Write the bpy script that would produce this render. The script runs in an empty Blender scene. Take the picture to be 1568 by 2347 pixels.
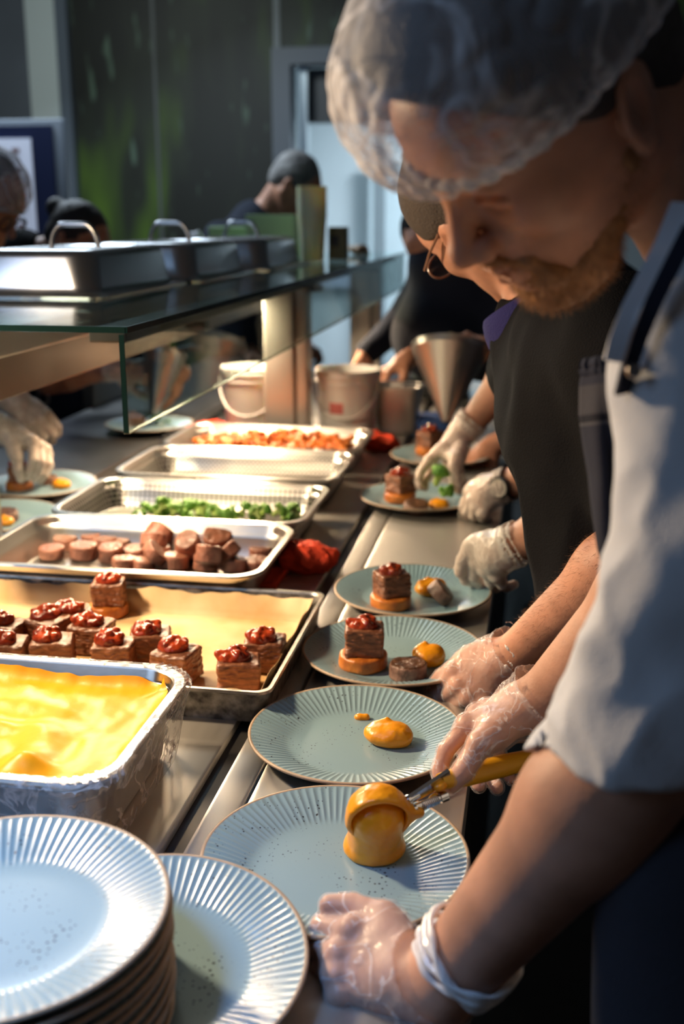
import bpy, math, random
import numpy as np
from mathutils import Vector, Matrix

scene = bpy.context.scene
COL = scene.collection
# ------------------------------------------------------------------ camera
CAM_Z = 1.54
YAW, PITCH = math.radians(9.88), math.radians(15.17)
FPX = 2500.0
cam_d = bpy.data.cameras.new('camera'); cam = bpy.data.objects.new('camera', cam_d); COL.objects.link(cam)
cam.location = (0, 0, CAM_Z); cam.rotation_euler = (math.pi/2-PITCH, 0, YAW)
cam_d.sensor_fit = 'VERTICAL'; cam_d.sensor_height = 36; cam_d.lens = FPX/2347*36
cam_d.clip_start = 0.05; cam_d.clip_end = 60
cam_d.dof.use_dof = True; cam_d.dof.focus_distance = 1.27; cam_d.dof.aperture_fstop = 3.5
scene.camera = cam
# ------------------------------------------------------------------ exposure and light
scene.view_settings.view_transform = 'Standard'; scene.view_settings.look = 'None'
scene.view_settings.gamma = 1; scene.view_settings.use_curve_mapping = False
scene.view_settings.exposure = 0.0
scene.cycles.use_denoising = True
scene.cycles.max_bounces = 8; scene.cycles.transparent_max_bounces = 12
scene.cycles.sample_clamp_indirect = 4.0; scene.cycles.caustics_reflective = False; scene.cycles.caustics_refractive = False
w = bpy.data.worlds.new('world'); scene.world = w; w.use_nodes = True
w.node_tree.nodes['Background'].inputs[0].default_value = (.35, .5, .75, 1)
w.node_tree.nodes['Background'].inputs[1].default_value = 0.07

def area(name, loc, target, size, power, color, sy=None, spread=180):
    d = bpy.data.lights.new(name, 'AREA'); d.energy = power; d.color = color; d.size = size; d.spread = math.radians(spread)
    if sy: d.shape = 'RECTANGLE'; d.size_y = sy
    o = bpy.data.objects.new(name, d); COL.objects.link(o); o.location = loc
    z_ = (Vector(loc)-Vector(target)).normalized(); y_ = Vector((0, 1, .001)); y_ = (y_-z_*y_.dot(z_)).normalized(); x_ = y_.cross(z_)
    o.rotation_euler = Matrix((x_, y_, z_)).transposed().to_euler()
    return o
WARM = (1.0, .74, .47)
LAMPS = [(1.70, 9), (2.40, 17), (3.05, 20), (3.9, 24)]
for yy, pw in LAMPS:
    area('gantry_lamp_light', (-.86, yy, 1.322), (-.86+.14, yy-.10, .9), .06, pw, WARM, .34, 160)
area('heat_lamp_light', (-1.15, 1.28, 1.70), (-.38, 1.10, .9), .10, 26, WARM, .10)
area('ceiling_light_far', (-2.4, 4.9, 3.05), (-1.4, 4.2, 0), 1.2, 80, (.72, .86, 1.0), 1.2)
area('ceiling_light_near', (-2.3, -.7, 2.7), (-.5, 1.2, 1.0), 1.2, 14, (.42, .64, 1.0), 1.2)
area('stack_fill_light', (-.95, .1, 2.6), (-.50, .62, 1.0), .5, 1.7, (.25, .5, 1.0), .5, 26)  # added narrow fill, no real fitting: turns the near plate stack bluer
area('wall_fill_light', (-2.5, 5.0, 3.1), (-1.9, 7.2, 1.0), 1.0, 23, (.86, .95, .92), .6)  # added fill, no real fitting: brightens the back wall and printed panels
area('corridor_light', (.35, 8.6, 2.5), (.35, 8.9, 1.0), 1.0, 210, (.78, .90, 1.0), 1.0)

# ------------------------------------------------------------------ view helpers
cyw, syw, cp, sp = math.cos(YAW), math.sin(YAW), math.cos(PITCH), math.sin(PITCH)
VF = Vector((-syw*cp, cyw*cp, -sp)); VR = Vector((cyw, syw, 0)); VU = VR.cross(VF)
C0 = Vector((0, 0, CAM_Z))
def P(px, py, z):
    """point seen at photo pixel px, py at depth z metres"""
    return C0 + z*(VF + VR*((px-784)/FPX) + VU*((1173.5-py)/FPX))
def PH(px, py, h):
    """point seen at photo pixel px, py on the horizontal plane of height h"""
    d = VF + VR*((px-784)/FPX) + VU*((1173.5-py)/FPX)
    return C0 + d*((h-CAM_Z)/d.z)
def PX(px, py, X):
    d = VF + VR*((px-784)/FPX) + VU*((1173.5-py)/FPX)
    return C0 + d*(X/d.x)
def PY(px, py, Y):
    d = VF + VR*((px-784)/FPX) + VU*((1173.5-py)/FPX)
    return C0 + d*(Y/d.y)
def CV(r, u, b):
    """direction from camera-aligned right, up, backward components"""
    return VR*r + VU*u - VF*b

# ------------------------------------------------------------------ object helpers
def tag(o, label=None, cat=None, group=None, kind=None):
    if label: o['label'] = label
    if cat: o['category'] = cat
    if group: o['group'] = group
    if kind: o['kind'] = kind
    return o
def empty(name, loc=(0, 0, 0), rz=0, label=None, cat=None, group=None):
    o = bpy.data.objects.new(name, None); COL.objects.link(o); o.location = loc; o.rotation_euler = (0, 0, rz)
    o.empty_display_size = .05
    return tag(o, label, cat, group)
def link_mesh(name, me, mats=None, parent=None, loc=None, smooth=True):
    o = bpy.data.objects.new(name, me); COL.objects.link(o)
    if mats is not None:
        for m in (mats if isinstance(mats, (list, tuple)) else [mats]): me.materials.append(m)
    if smooth is not None and len(me.polygons):
        me.polygons.foreach_set('use_smooth', np.full(len(me.polygons), bool(smooth)))
    if parent is not None: o.parent = parent
    if loc is not None: o.location = loc
    return o
def np_mesh(name, V, Q, T=None):
    me = bpy.data.meshes.new(name)
    V = np.asarray(V, np.float32); Q = np.asarray(Q, np.int32).reshape(-1, 4)
    nq = len(Q); nt = 0 if T is None else len(T)
    me.vertices.add(len(V)); me.vertices.foreach_set('co', V.ravel())
    loops = Q.ravel() if not nt else np.concatenate([Q.ravel(), np.asarray(T, np.int32).ravel()])
    me.loops.add(len(loops)); me.loops.foreach_set('vertex_index', loops)
    me.polygons.add(nq+nt)
    st = np.concatenate([np.arange(nq)*4, nq*4+np.arange(nt)*3]).astype(np.int32)
    me.polygons.foreach_set('loop_start', st)
    me.update(calc_edges=True); me.validate()
    return me
class MB:
    """collects shapes into one mesh"""
    def __init__(s): s.v = []; s.f = []
    def add(s, vs, fs):
        n = len(s.v); s.v += [tuple(v) for v in vs]; s.f += [tuple(i+n for i in f) for f in fs]; return s
    def box(s, lo, hi, bev=0):
        x0, y0, z0 = lo; x1, y1, z1 = hi
        if bev <= 0:
            vs = [(x, y, z) for z in (z0, z1) for y in (y0, y1) for x in (x0, x1)]
            return s.add(vs, [(0, 2, 3, 1), (4, 5, 7, 6), (0, 1, 5, 4), (2, 6, 7, 3), (0, 4, 6, 2), (1, 3, 7, 5)])
        b = min(bev, (x1-x0)/2.01, (y1-y0)/2.01, (z1-z0)/2.01)
        loops = []
        for z, i in ((z0, b), (z0+b*.3, b*.3), (z0+b, 0), (z1-b, 0), (z1-b*.3, b*.3), (z1, b)):
            loops.append(rrect(x0+i, y0+i, x1-i, y1-i, b, z, 3))
        return s.loft(loops, True, True)
    def loft(s, loops, cap0=False, cap1=False, closed=True):
        n = len(loops[0]); vs = [v for l in loops for v in l]; fs = []
        for k in range(len(loops)-1):
            for i in range(n if closed else n-1):
                j = (i+1) % n
                fs.append((k*n+i, k*n+j, (k+1)*n+j, (k+1)*n+i))
        if cap0: fs.append(tuple(range(n))[::-1])
        if cap1: fs.append(tuple((len(loops)-1)*n+i for i in range(n)))
        return s.add(vs, fs)
    def tube(s, pts, r, n=10, caps=True):
        pts = [Vector(p) for p in pts]; loops = []
        rs = r if isinstance(r, (list, tuple)) else [r]*len(pts)
        up = None
        for i, p in enumerate(pts):
            t = (pts[min(i+1, len(pts)-1)]-pts[max(i-1, 0)]).normalized()
            if up is None: up = t.orthogonal().normalized()
            up = (up-t*up.dot(t)).normalized(); bi = t.cross(up)
            loops.append([p+up*(rs[i]*math.cos(a))+bi*(rs[i]*math.sin(a)) for a in [2*math.pi*k/n for k in range(n)]])
        return s.loft(loops, caps, caps)
    def lathe(s, prof, n=48, c=(0, 0, 0), axis=None):
        loops = [[(c[0]+r*math.cos(2*math.pi*k/n), c[1]+r*math.sin(2*math.pi*k/n), c[2]+z) for k in range(n)] for r, z in prof]
        return s.loft(loops)
    def xf(s, M):
        s.v = [tuple(M @ Vector(v)) for v in s.v]; return s
    def build(s, name, mats, parent=None, loc=None, smooth=True):
        me = bpy.data.meshes.new(name); me.from_pydata(s.v, [], s.f); me.validate()
        o = link_mesh(name, me, mats, parent, loc, smooth)
        if smooth:
            try: me.set_sharp_from_angle(angle=math.radians(38))
            except Exception: pass
        return o
def rrect(x0, y0, x1, y1, r, z, seg=6):
    r = max(1e-4, min(r, (x1-x0)/2-1e-5, (y1-y0)/2-1e-5)); out = []
    for cx, cy, a0 in ((x1-r, y1-r, 0), (x0+r, y1-r, 90), (x0+r, y0+r, 180), (x1-r, y0+r, 270)):
        for k in range(seg+1):
            a = math.radians(a0+90*k/seg); out.append((cx+r*math.cos(a), cy+r*math.sin(a), z))
    return out
def copy_tree(o, parent=None):
    c = o.copy(); COL.objects.link(c)
    if parent is not None: c.parent = parent
    for ch in list(o.children): copy_tree(ch, c)
    return c

# ------------------------------------------------------------------ materials
MATS = {}
def mat(name, col, rough=.5, metal=0., bump=0., bscale=60., var=0., vscale=8., sss=0., coat=0., spec=.5, aniso=0., col2=None, emit=None, estr=0., detail=4., bstretch=None, rvar=0.):
    if name in MATS: return MATS[name]
    m = bpy.data.materials.new(name); m.use_nodes = True; nt = m.node_tree; N = nt.nodes; L = nt.links
    b = N['Principled BSDF']
    b.inputs['Base Color'].default_value = (*col, 1); b.inputs['Roughness'].default_value = rough; b.inputs['Metallic'].default_value = metal
    b.inputs['Specular IOR Level'].default_value = spec
    if sss: b.inputs['Subsurface Weight'].default_value = sss; b.inputs['Subsurface Radius'].default_value = (.012, .005, .003); b.inputs['Subsurface Scale'].default_value = 1.0
    if coat: b.inputs['Coat Weight'].default_value = coat; b.inputs['Coat Roughness'].default_value = .08
    if emit: b.inputs['Emission Color'].default_value = (*emit, 1); b.inputs['Emission Strength'].default_value = estr
    tc = N.new('ShaderNodeTexCoord'); mp = N.new('ShaderNodeMapping'); L.new(tc.outputs['Object'], mp.inputs[0])
    if bstretch: mp.inputs['Scale'].default_value = bstretch
    if var or col2 or rvar:
        n = N.new('ShaderNodeTexNoise'); n.inputs['Scale'].default_value = vscale; n.inputs['Detail'].default_value = detail
        L.new(tc.outputs['Object'] if not bstretch else mp.outputs[0], n.inputs['Vector'])
        if var or col2:
            mx = N.new('ShaderNodeMix'); mx.data_type = 'RGBA'
            r = N.new('ShaderNodeMapRange'); r.inputs[1].default_value = .35; r.inputs[2].default_value = .65
            L.new(n.outputs['Fac'], r.inputs[0]); L.new(r.outputs[0], mx.inputs[0])
            c2 = col2 if col2 else tuple(max(0, c*(1-var)) for c in col)
            mx.inputs[6].default_value = (*col, 1); mx.inputs[7].default_value = (*c2, 1)
            L.new(mx.outputs[2], b.inputs['Base Color'])
        if rvar:
            r = N.new('ShaderNodeMapRange'); r.inputs[3].default_value = max(.02, rough-rvar); r.inputs[4].default_value = min(1, rough+rvar)
            L.new(n.outputs['Fac'], r.inputs[0]); L.new(r.outputs[0], b.inputs['Roughness'])
    if bump:
        n = N.new('ShaderNodeTexNoise'); n.inputs['Scale'].default_value = bscale; n.inputs['Detail'].default_value = detail
        L.new(mp.outputs[0], n.inputs['Vector'])
        bp = N.new('ShaderNodeBump'); bp.inputs['Strength'].default_value = bump; bp.inputs['Distance'].default_value = .004
        L.new(n.outputs['Fac'], bp.inputs['Height']); L.new(bp.outputs[0], b.inputs['Normal'])
    MATS[name] = m; return m
def film(name, col, a0, a1, scale, rough=.35, lines=True, stretch=None, thin=.5, edge=.5):
    """thin translucent film or net: transparency broken by creases"""
    m = bpy.data.materials.new(name); m.use_nodes = True; nt = m.node_tree; N = nt.nodes; L = nt.links
    b = N['Principled BSDF']; b.inputs['Base Color'].default_value = (*col, 1); b.inputs['Roughness'].default_value = rough
    out = N['Material Output']; tr = N.new('ShaderNodeBsdfTransparent'); mx = N.new('ShaderNodeMixShader')
    tc = N.new('ShaderNodeTexCoord'); mp = N.new('ShaderNodeMapping'); L.new(tc.outputs['Object'], mp.inputs[0])
    if stretch: mp.inputs['Scale'].default_value = stretch
    n = N.new('ShaderNodeTexNoise'); n.inputs['Scale'].default_value = scale; n.inputs['Detail'].default_value = 3; n.inputs['Distortion'].default_value = .6
    L.new(mp.outputs[0], n.inputs['Vector'])
    s = N.new('ShaderNodeMath'); s.operation = 'SUBTRACT'; s.inputs[1].default_value = .5; L.new(n.outputs['Fac'], s.inputs[0])
    ab = N.new('ShaderNodeMath'); ab.operation = 'ABSOLUTE'; L.new(s.outputs[0], ab.inputs[0])
    r = N.new('ShaderNodeMapRange'); r.inputs[1].default_value = 0; r.inputs[2].default_value = .09*thin
    r.inputs[3].default_value = a1; r.inputs[4].default_value = a0; L.new(ab.outputs[0], r.inputs[0])
    lw = N.new('ShaderNodeLayerWeight'); lw.inputs[0].default_value = .35
    ml = N.new('ShaderNodeMath'); ml.operation = 'MULTIPLY_ADD'; ml.inputs[1].default_value = edge; ml.use_clamp = True
    L.new(lw.outputs['Facing'], ml.inputs[0]); L.new(r.outputs[0], ml.inputs[2])
    L.new(ml.outputs[0], mx.inputs[0]); L.new(tr.outputs[0], mx.inputs[1]); L.new(b.outputs[0], mx.inputs[2]); L.new(mx.outputs[0], out.inputs[0])
    bp = N.new('ShaderNodeBump'); bp.inputs['Strength'].default_value = .5; bp.inputs['Distance'].default_value = .003; bp.invert = True
    L.new(ab.outputs[0], bp.inputs['Height']); L.new(bp.outputs[0], b.inputs['Normal'])
    return m
M_STEEL = mat('brushed_steel', (.62, .60, .57), .33, 1, bump=.05, bscale=25, bstretch=(1, 14, 14), rvar=.07)
M_COUNTER = mat('counter_steel', (.74, .71, .66), .42, .92, bump=.03, bscale=8, bstretch=(14, 1, 6), rvar=.05)
M_PAN = mat('pan_steel', (.66, .64, .60), .30, 1, bump=.05, bscale=40, rvar=.07)
M_DARKSTEEL = mat('dark_steel', (.10, .095, .09), .45, .8, var=.4)
M_CHROME = mat('polished_steel', (.66, .67, .68), .24, 1, bump=.05, bscale=14, rvar=.07)
M_BLACK = mat('black_gap', (.012, .012, .012), .6)
M_SKIN = mat('skin', (.56, .29, .19), .5, var=.25, vscale=22, bump=.10, bscale=260, sss=.15, spec=.35)
M_SKIN2 = mat('skin_ruddy', (.56, .27, .17), .5, var=.3, vscale=20, bump=.10, bscale=240, sss=.15, spec=.35)
M_WHITE = mat('white_cotton', (.60, .61, .64), .85, bump=.25, bscale=420, spec=.2)
M_NAVY = mat('navy_apron_cloth', (.020, .022, .036), .95, bump=.3, bscale=300, spec=.15)
M_BLACKCLOTH = mat('black_cotton', (.0055, .0056, .0070), .9, bump=.3, bscale=350, spec=.12, var=.25, vscale=12)
M_DARKNAVY = mat('dark_navy_cotton', (.012, .016, .028), .9, bump=.2, bscale=250, spec=.2)
M_COLLAR = mat('royal_blue_rib', (.016, .015, .085), .85, bump=.5, bscale=300, spec=.2)
M_HAIR = mat('dark_brown_hair', (.030, .022, .018), .6, bump=.8, bscale=160, bstretch=(1, 3, 1))
M_GREYHAIR = mat('grey_hair', (.25, .24, .235), .7, bump=.6, bscale=160, var=.6, vscale=18)
M_BEARD = mat('ginger_hair', (.36, .16, .055), .65, var=.35, vscale=60)
M_ARMHAIR = mat('arm_hair', (.17, .08, .035), .6)
M_PUREE = mat('squash_puree', (.80, .33, .010), .30, var=.0, col2=(.70, .25, .006), vscale=30, bump=.18, bscale=45, sss=.15, spec=.5, detail=6)
M_PUREE_PAN = mat('bright_squash_puree', (.86, .42, .014), .40, col2=(.84, .34, .008), vscale=14, bump=.25, bscale=32, sss=.1, spec=.22, detail=6)
M_BEEF = mat('braised_beef', (.30, .115, .052), .42, col2=(.11, .038, .018), vscale=45, bump=.8, bscale=70, bstretch=(1, 1, 3.2), spec=.5)
M_MEDAL = mat('seared_beef_side', (.30, .17, .12), .5, col2=(.13, .06, .042), vscale=60, bump=.6, bscale=110, spec=.45)
M_MEDALTOP = mat('seared_crust', (.14, .060, .026), .38, col2=(.045, .022, .012), vscale=70, bump=.9, bscale=130, spec=.5)
M_PINKMEAT = mat('roast_beef_pieces', (.46, .20, .135), .42, col2=(.25, .10, .065), vscale=40, bump=.6, bscale=90, spec=.5)
M_RELISH = mat('tomato_relish', (.38, .050, .012), .20, col2=(.16, .016, .006), vscale=70, bump=.4, bscale=150, sss=.08, spec=.5)
M_FONDANT = mat('golden_potato', (.62, .20, .030), .35, col2=(.30, .075, .012), vscale=40, bump=.5, bscale=80, spec=.5)
M_ROAST = mat('roast_vegetable', (.68, .20, .025), .45, col2=(.42, .10, .012), vscale=50, bump=.4, bscale=90)
M_BROC = mat('broccoli_green', (.09, .27, .025), .5, col2=(.20, .42, .05), vscale=50, bump=.8, bscale=260)
M_BROCSTEM = mat('broccoli_stem_green', (.34, .48, .12), .45, bump=.2, bscale=60)
M_LEAF = mat('salad_leaf', (.05, .15, .02), .5, var=.4)
M_PARCH = mat('parchment_paper', (.72, .54, .32), .65, col2=(.58, .36, .15), vscale=9, bump=.2, bscale=30, spec=.3)
M_RED = mat('coral_red_cloth', (.80, .075, .030), .8, bump=.4, bscale=200, var=.2, vscale=20, spec=.2)
M_BUCKET = mat('white_plastic', (.86, .85, .82), .35, var=.04, sss=.05)
M_PINKLABEL = mat('faded_red_label', (.75, .28, .26), .6)
M_BLUECLOTH = mat('blue_paper_roll', (.05, .13, .42), .7, bump=.3, bscale=90)
M_GLASSEDGE = mat('glass_edge', (.004, .016, .015), .25, spec=.3)
M_CUP = mat('cloudy_plastic', (.88, .90, .66), .35, col2=(.88, .86, .36), vscale=7, sss=.3)
M_GREENCARD = mat('pale_green_card', (.60, .85, .46), .7)
M_KRAFT = mat('olive_card', (.13, .12, .06), .7)
M_WATCH = mat('watch_black', (.02, .02, .02), .35)
M_WATCHFACE = mat('watch_face', (.75, .68, .55), .3)
M_YELLOWHANDLE = mat('yellow_handle_plastic', (.72, .36, .015), .4)
M_FRAME = mat('spectacle_frame', (.20, .10, .06), .3)
M_BEANIE = mat('taupe_knit', (.055, .043, .035), .95, bump=.6, bscale=260)
M_GLOVE = film('vinyl_glove', (.93, .86, .84), .08, .46, 30, rough=.20, thin=.30, edge=.24)
M_GLOVE_FAR = film('vinyl_glove_opaque', (.90, .80, .70), .45, .62, 40, rough=.3, thin=.6, edge=.3)
M_CUFF = film('glove_cuff_film', (.93, .90, .87), .66, .85, 38, rough=.25, thin=.8, edge=.3)
M_NET = film('hairnet_fabric', (.88, .86, .87), .25, .70, 16, rough=.7, thin=.55, edge=.38, stretch=(1, 1, 1))
M_CLING = film('cling_film', (.9, .88, .85), .10, .75, 26, rough=.08, thin=.5, edge=.25)
def glass_mat(name, tint, rough=0.0, a=.12, edge=.7):
    m = bpy.data.materials.new(name); m.use_nodes = True; nt = m.node_tree; N = nt.nodes; L = nt.links
    out = N['Material Output']; N.remove(N['Principled BSDF'])
    tr = N.new('ShaderNodeBsdfTransparent'); tr.inputs[0].default_value = (*tint, 1)
    gl = N.new('ShaderNodeBsdfGlossy'); gl.inputs['Roughness'].default_value = rough; gl.inputs[0].default_value = (.9, .95, .95, 1)
    fr = N.new('ShaderNodeFresnel'); g_ = N.new('ShaderNodeNewGeometry'); r_ = N.new('ShaderNodeMapRange'); r_.inputs[3].default_value = 1.5; r_.inputs[4].default_value = 1/1.5
    L.new(g_.outputs['Backfacing'], r_.inputs[0]); L.new(r_.outputs[0], fr.inputs[0])
    mx = N.new('ShaderNodeMixShader'); L.new(fr.outputs[0], mx.inputs[0]); L.new(tr.outputs[0], mx.inputs[1]); L.new(gl.outputs[0], mx.inputs[2])
    L.new(mx.outputs[0], out.inputs[0]); return m
M_GLASS = glass_mat('clear_glass', (.84, .90, .89))
M_LENS = glass_mat('spectacle_lens', (.75, .72, .70))

# ------------------------------------------------------------------ implicit surfaces
def _noise(p, s, seed=0):
    rs = np.random.RandomState(seed); out = np.zeros(len(p), np.float32); amp = 1.; tot = 0
    q = p*np.float32(s)
    for o in range(3):
        for k in range(3):
            d1 = rs.normal(size=3); d1 /= np.linalg.norm(d1); d2 = rs.normal(size=3); d2 /= np.linalg.norm(d2)
            ph = rs.uniform(0, 6.28, 2)
            out += amp*np.sin((q@d1).astype(np.float32)*6.28+ph[0]+1.3*np.sin((q@d2).astype(np.float32)*5.1+ph[1])).astype(np.float32)
            tot += amp
        q = q*np.float32(1.9); amp *= .5
    return out/tot
def d_cap(p, a, b, ra, rb):
    a = np.array(a, np.float32); b = np.array(b, np.float32); ba = b-a; pa = p-a; l2 = float(ba@ba)+1e-12
    t = np.clip((pa@ba)/l2, 0, 1)
    q = pa-t[:, None]*ba
    return np.sqrt((q*q).sum(1))-(ra+(rb-ra)*t)
def d_ell(p, c, r, R=None):
    q = p-np.array(c, np.float32)
    if R is not None: q = q@np.array(R, np.float32)
    r = np.array(r, np.float32); k0 = np.sqrt(((q/r)**2).sum(1)); k1 = np.sqrt(((q/(r*r))**2).sum(1))+1e-9
    return k0*(k0-1)/k1
def d_box(p, c, h, rad, R=None):
    q = p-np.array(c, np.float32)
    if R is not None: q = q@np.array(R, np.float32)
    q = np.abs(q)-(np.array(h, np.float32)-rad)
    return np.sqrt((np.maximum(q, 0)**2).sum(1))+np.minimum(q.max(1), 0)-rad
def smin(a, b, k):
    if k <= 0: return np.minimum(a, b)
    h = np.maximum(k-np.abs(a-b), 0)/k
    return np.minimum(a, b)-h*h*k*.25
class S:
    """ordered list of implicit operations"""
    def __init__(s): s.ops = []
    def cap(s, a, b, ra, rb=None, k=.01): s.ops.append(('u', lambda p: d_cap(p, a, b, ra, ra if rb is None else rb), k)); return s
    def ell(s, c, r, R=None, k=.01): s.ops.append(('u', lambda p: d_ell(p, c, r, R), k)); return s
    def box(s, c, h, rad, R=None, k=.01): s.ops.append(('u', lambda p: d_box(p, c, h, rad, R), k)); return s
    def sub_ell(s, c, r, R=None, k=.01): s.ops.append(('s', lambda p: d_ell(p, c, r, R), k)); return s
    def sub_cap(s, a, b, ra, rb=None, k=.004): s.ops.append(('s', lambda p: d_cap(p, a, b, ra, ra if rb is None else rb), k)); return s
    def cut(s, pt, n, k=.003):
        """keep the side the normal points away from"""
        n = Vector(n).normalized(); nn = np.array(n, np.float32); dd = float(n.dot(Vector(pt)))
        s.ops.append(('i', lambda p: p@nn-dd, k)); return s
    def disp(s, fn): s.ops.append(('d', fn, 0)); return s
    def join(s, other, k=.01): s.ops.append(('u', other.ev, k)); return s
    def ev(s, p):
        d = np.full(len(p), 1e3, np.float32)
        for op, fn, k in s.ops:
            v = fn(p)
            if op == 'u': d = smin(d, v, k)
            elif op == 's': d = -smin(-d, v, k)
            elif op == 'i': d = -smin(-d, -v, k)
            else: d = d+v
        return d.astype(np.float32)
def sdf_mesh(name, f, lo, hi, h, margin=1.6, dens=None):
    lo = np.array(lo, np.float32); hi = np.array(hi, np.float32); B = 6
    nb = np.ceil((hi-lo)/(h*B)).astype(int)+1; n = nb*B
    bi = np.stack(np.meshgrid(*[np.arange(k) for k in nb], indexing='ij'), -1).reshape(-1, 3)
    bc = lo+(bi*B+(B-1)/2)*h
    bd = f(bc.astype(np.float32))
    act = np.abs(bd) < B*h*.87*margin
    G = np.where(bd > 0, 1., -1.).astype(np.float32).reshape(nb)
    G = np.repeat(np.repeat(np.repeat(G, B, 0), B, 1), B, 2)
    off = np.stack(np.meshgrid(*[np.arange(B)]*3, indexing='ij'), -1).reshape(-1, 3)
    ab = bi[act]
    for i in range(0, len(ab), 2000):
        ix = (ab[i:i+2000, None, :]*B+off[None]).reshape(-1, 3)
        G[ix[:, 0], ix[:, 1], ix[:, 2]] = f((lo+ix*h).astype(np.float32))
    s = (G < 0)
    c = np.zeros(n-1, np.int8)
    for dx in (0, 1):
        for dy in (0, 1):
            for dz in (0, 1):
                c += s[dx:n[0]-1+dx, dy:n[1]-1+dy, dz:n[2]-1+dz]
    cells = np.argwhere((c > 0) & (c < 8)); del c
    idx = np.full(n-1, -1, np.int32); idx[cells[:, 0], cells[:, 1], cells[:, 2]] = np.arange(len(cells))
    acc = np.zeros((len(cells), 3), np.float32); cnt = np.zeros(len(cells), np.float32)
    for ax in range(3):
        o1, o2 = [a for a in range(3) if a != ax]
        for u in (0, 1):
            for v in (0, 1):
                a = cells.copy(); a[:, o1] += u; a[:, o2] += v; b = a.copy(); b[:, ax] += 1
                ga = G[a[:, 0], a[:, 1], a[:, 2]]; gb = G[b[:, 0], b[:, 1], b[:, 2]]
                m = (ga < 0) != (gb < 0); t = np.where(m, ga/(ga-gb+1e-12), 0)
                pt = a.astype(np.float32); pt[:, ax] += t
                acc[m] += pt[m]; cnt[m] += 1
    V = lo+(acc/np.maximum(cnt, 1)[:, None])*h
    Qs = []
    for ax in range(3):
        o1, o2 = [(1, 2), (2, 0), (0, 1)][ax]
        sl = [slice(0, n[0]-1), slice(0, n[1]-1), slice(0, n[2]-1)]
        a = s[sl[0], sl[1], sl[2]]
        sl2 = list(sl); sl2[ax] = slice(1, n[ax]); b = s[sl2[0], sl2[1], sl2[2]]
        e = np.argwhere(a != b); e = e[(e[:, o1] > 0) & (e[:, o2] > 0)]
        ins = s[e[:, 0], e[:, 1], e[:, 2]]
        def g(d1, d2):
            q = e.copy(); q[:, o1] -= d1; q[:, o2] -= d2; return idx[q[:, 0], q[:, 1], q[:, 2]]
        q = np.stack([g(0, 0), g(1, 0), g(1, 1), g(0, 1)], 1)
        q[~ins] = q[~ins][:, ::-1]
        Qs.append(q)
    Q = np.concatenate(Qs); Q = Q[(Q >= 0).all(1)]
    return np_mesh(name, V, Q)
def bounds_of(pts, pad):
    a = np.array([tuple(p) for p in pts]); return a.min(0)-pad, a.max(0)+pad
# ================================================================== the room
CT = 0.90                                   # worktop height
def struct(name, mb, m, smooth=False, parent=None):
    o = mb.build(name, m, parent, smooth=smooth)
    if parent is None: tag(o, kind='structure')
    return o
M_FLOOR = mat('dark_floor', (.045, .042, .040), .5, var=.3)
M_WALLW = mat('pale_wall_panel', (.34, .40, .42), .6, var=.12, vscale=2)
M_WALLG = mat('grey_wall_panel', (.24, .27, .31), .45, var=.15, vscale=2)
def mural_mat():
    m = bpy.data.materials.new('dark_foliage_print'); m.use_nodes = True; nt = m.node_tree; N = nt.nodes; L = nt.links
    b = N['Principled BSDF']; b.inputs['Roughness'].default_value = .55
    tc = N.new('ShaderNodeTexCoord'); mp = N.new('ShaderNodeMapping'); mp.inputs['Scale'].default_value = (1.5, 1, .45); mp.inputs['Location'].default_value = (.35, 0, .2)
    L.new(tc.outputs['Object'], mp.inputs[0])
    n = N.new('ShaderNodeTexNoise'); n.inputs['Scale'].default_value = 1.9; n.inputs['Detail'].default_value = 2; L.new(mp.outputs[0], n.inputs[0])
    r = N.new('ShaderNodeValToRGB'); e = r.color_ramp.elements
    e[0].position = .46; e[0].color = (.008, .010, .006, 1); e[1].position = .74; e[1].color = (.11, .21, .015, 1)
    e3 = e.new(.56); e3.color = (.020, .028, .014, 1)
    L.new(n.outputs['Fac'], r.inputs[0])
    n2 = N.new('ShaderNodeTexNoise'); n2.inputs['Scale'].default_value = 9; n2.inputs['Detail'].default_value = 1
    mp2 = N.new('ShaderNodeMapping'); mp2.inputs['Scale'].default_value = (1.6, 1, .4); mp2.inputs['Rotation'].default_value = (0, .35, 0)
    L.new(tc.outputs['Object'], mp2.inputs[0]); L.new(mp2.outputs[0], n2.inputs[0])
    rr = N.new('ShaderNodeMapRange'); rr.inputs[1].default_value = .66; rr.inputs[2].default_value = .76; L.new(n2.outputs['Fac'], rr.inputs[0])
    mx = N.new('ShaderNodeMix'); mx.data_type = 'RGBA'; L.new(rr.outputs[0], mx.inputs[0]); L.new(r.outputs[0], mx.inputs[6]); mx.inputs[7].default_value = (.10, .16, .11, 1)
    L.new(mx.outputs[2], b.inputs['Base Color']); return m
M_MURAL = mural_mat()
WY = 7.2
struct('floor', MB().box((-6, -2, -.1), (6, 11, 0)), M_FLOOR)
struct('ceiling', MB().box((-6, -2, 3.2), (6, 11, 3.3)), mat('ceiling_tile', (.32, .33, .34), .8))
def wx(px, py=250): return PY(px, py, WY).x
def wz(py, px=600): return PY(px, py, WY).z
xs = [wx(165), wx(357, 200), wx(637), wx(655), wx(1000)]
struct('wall_left', MB().box((-5.1, -2, 0), (-5, 11, 3.2)), M_WALLG)
struct('wall_right', MB().box((2.6, -2, 0), (2.7, 11, 3.2)), mat('dim_wall', (.20, .20, .21), .7))
struct('wall_near', MB().box((-6, -2.1, 0), (6, -2, 3.2)), mat('dim_wall', (.12, .12, .12), .7))
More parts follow.
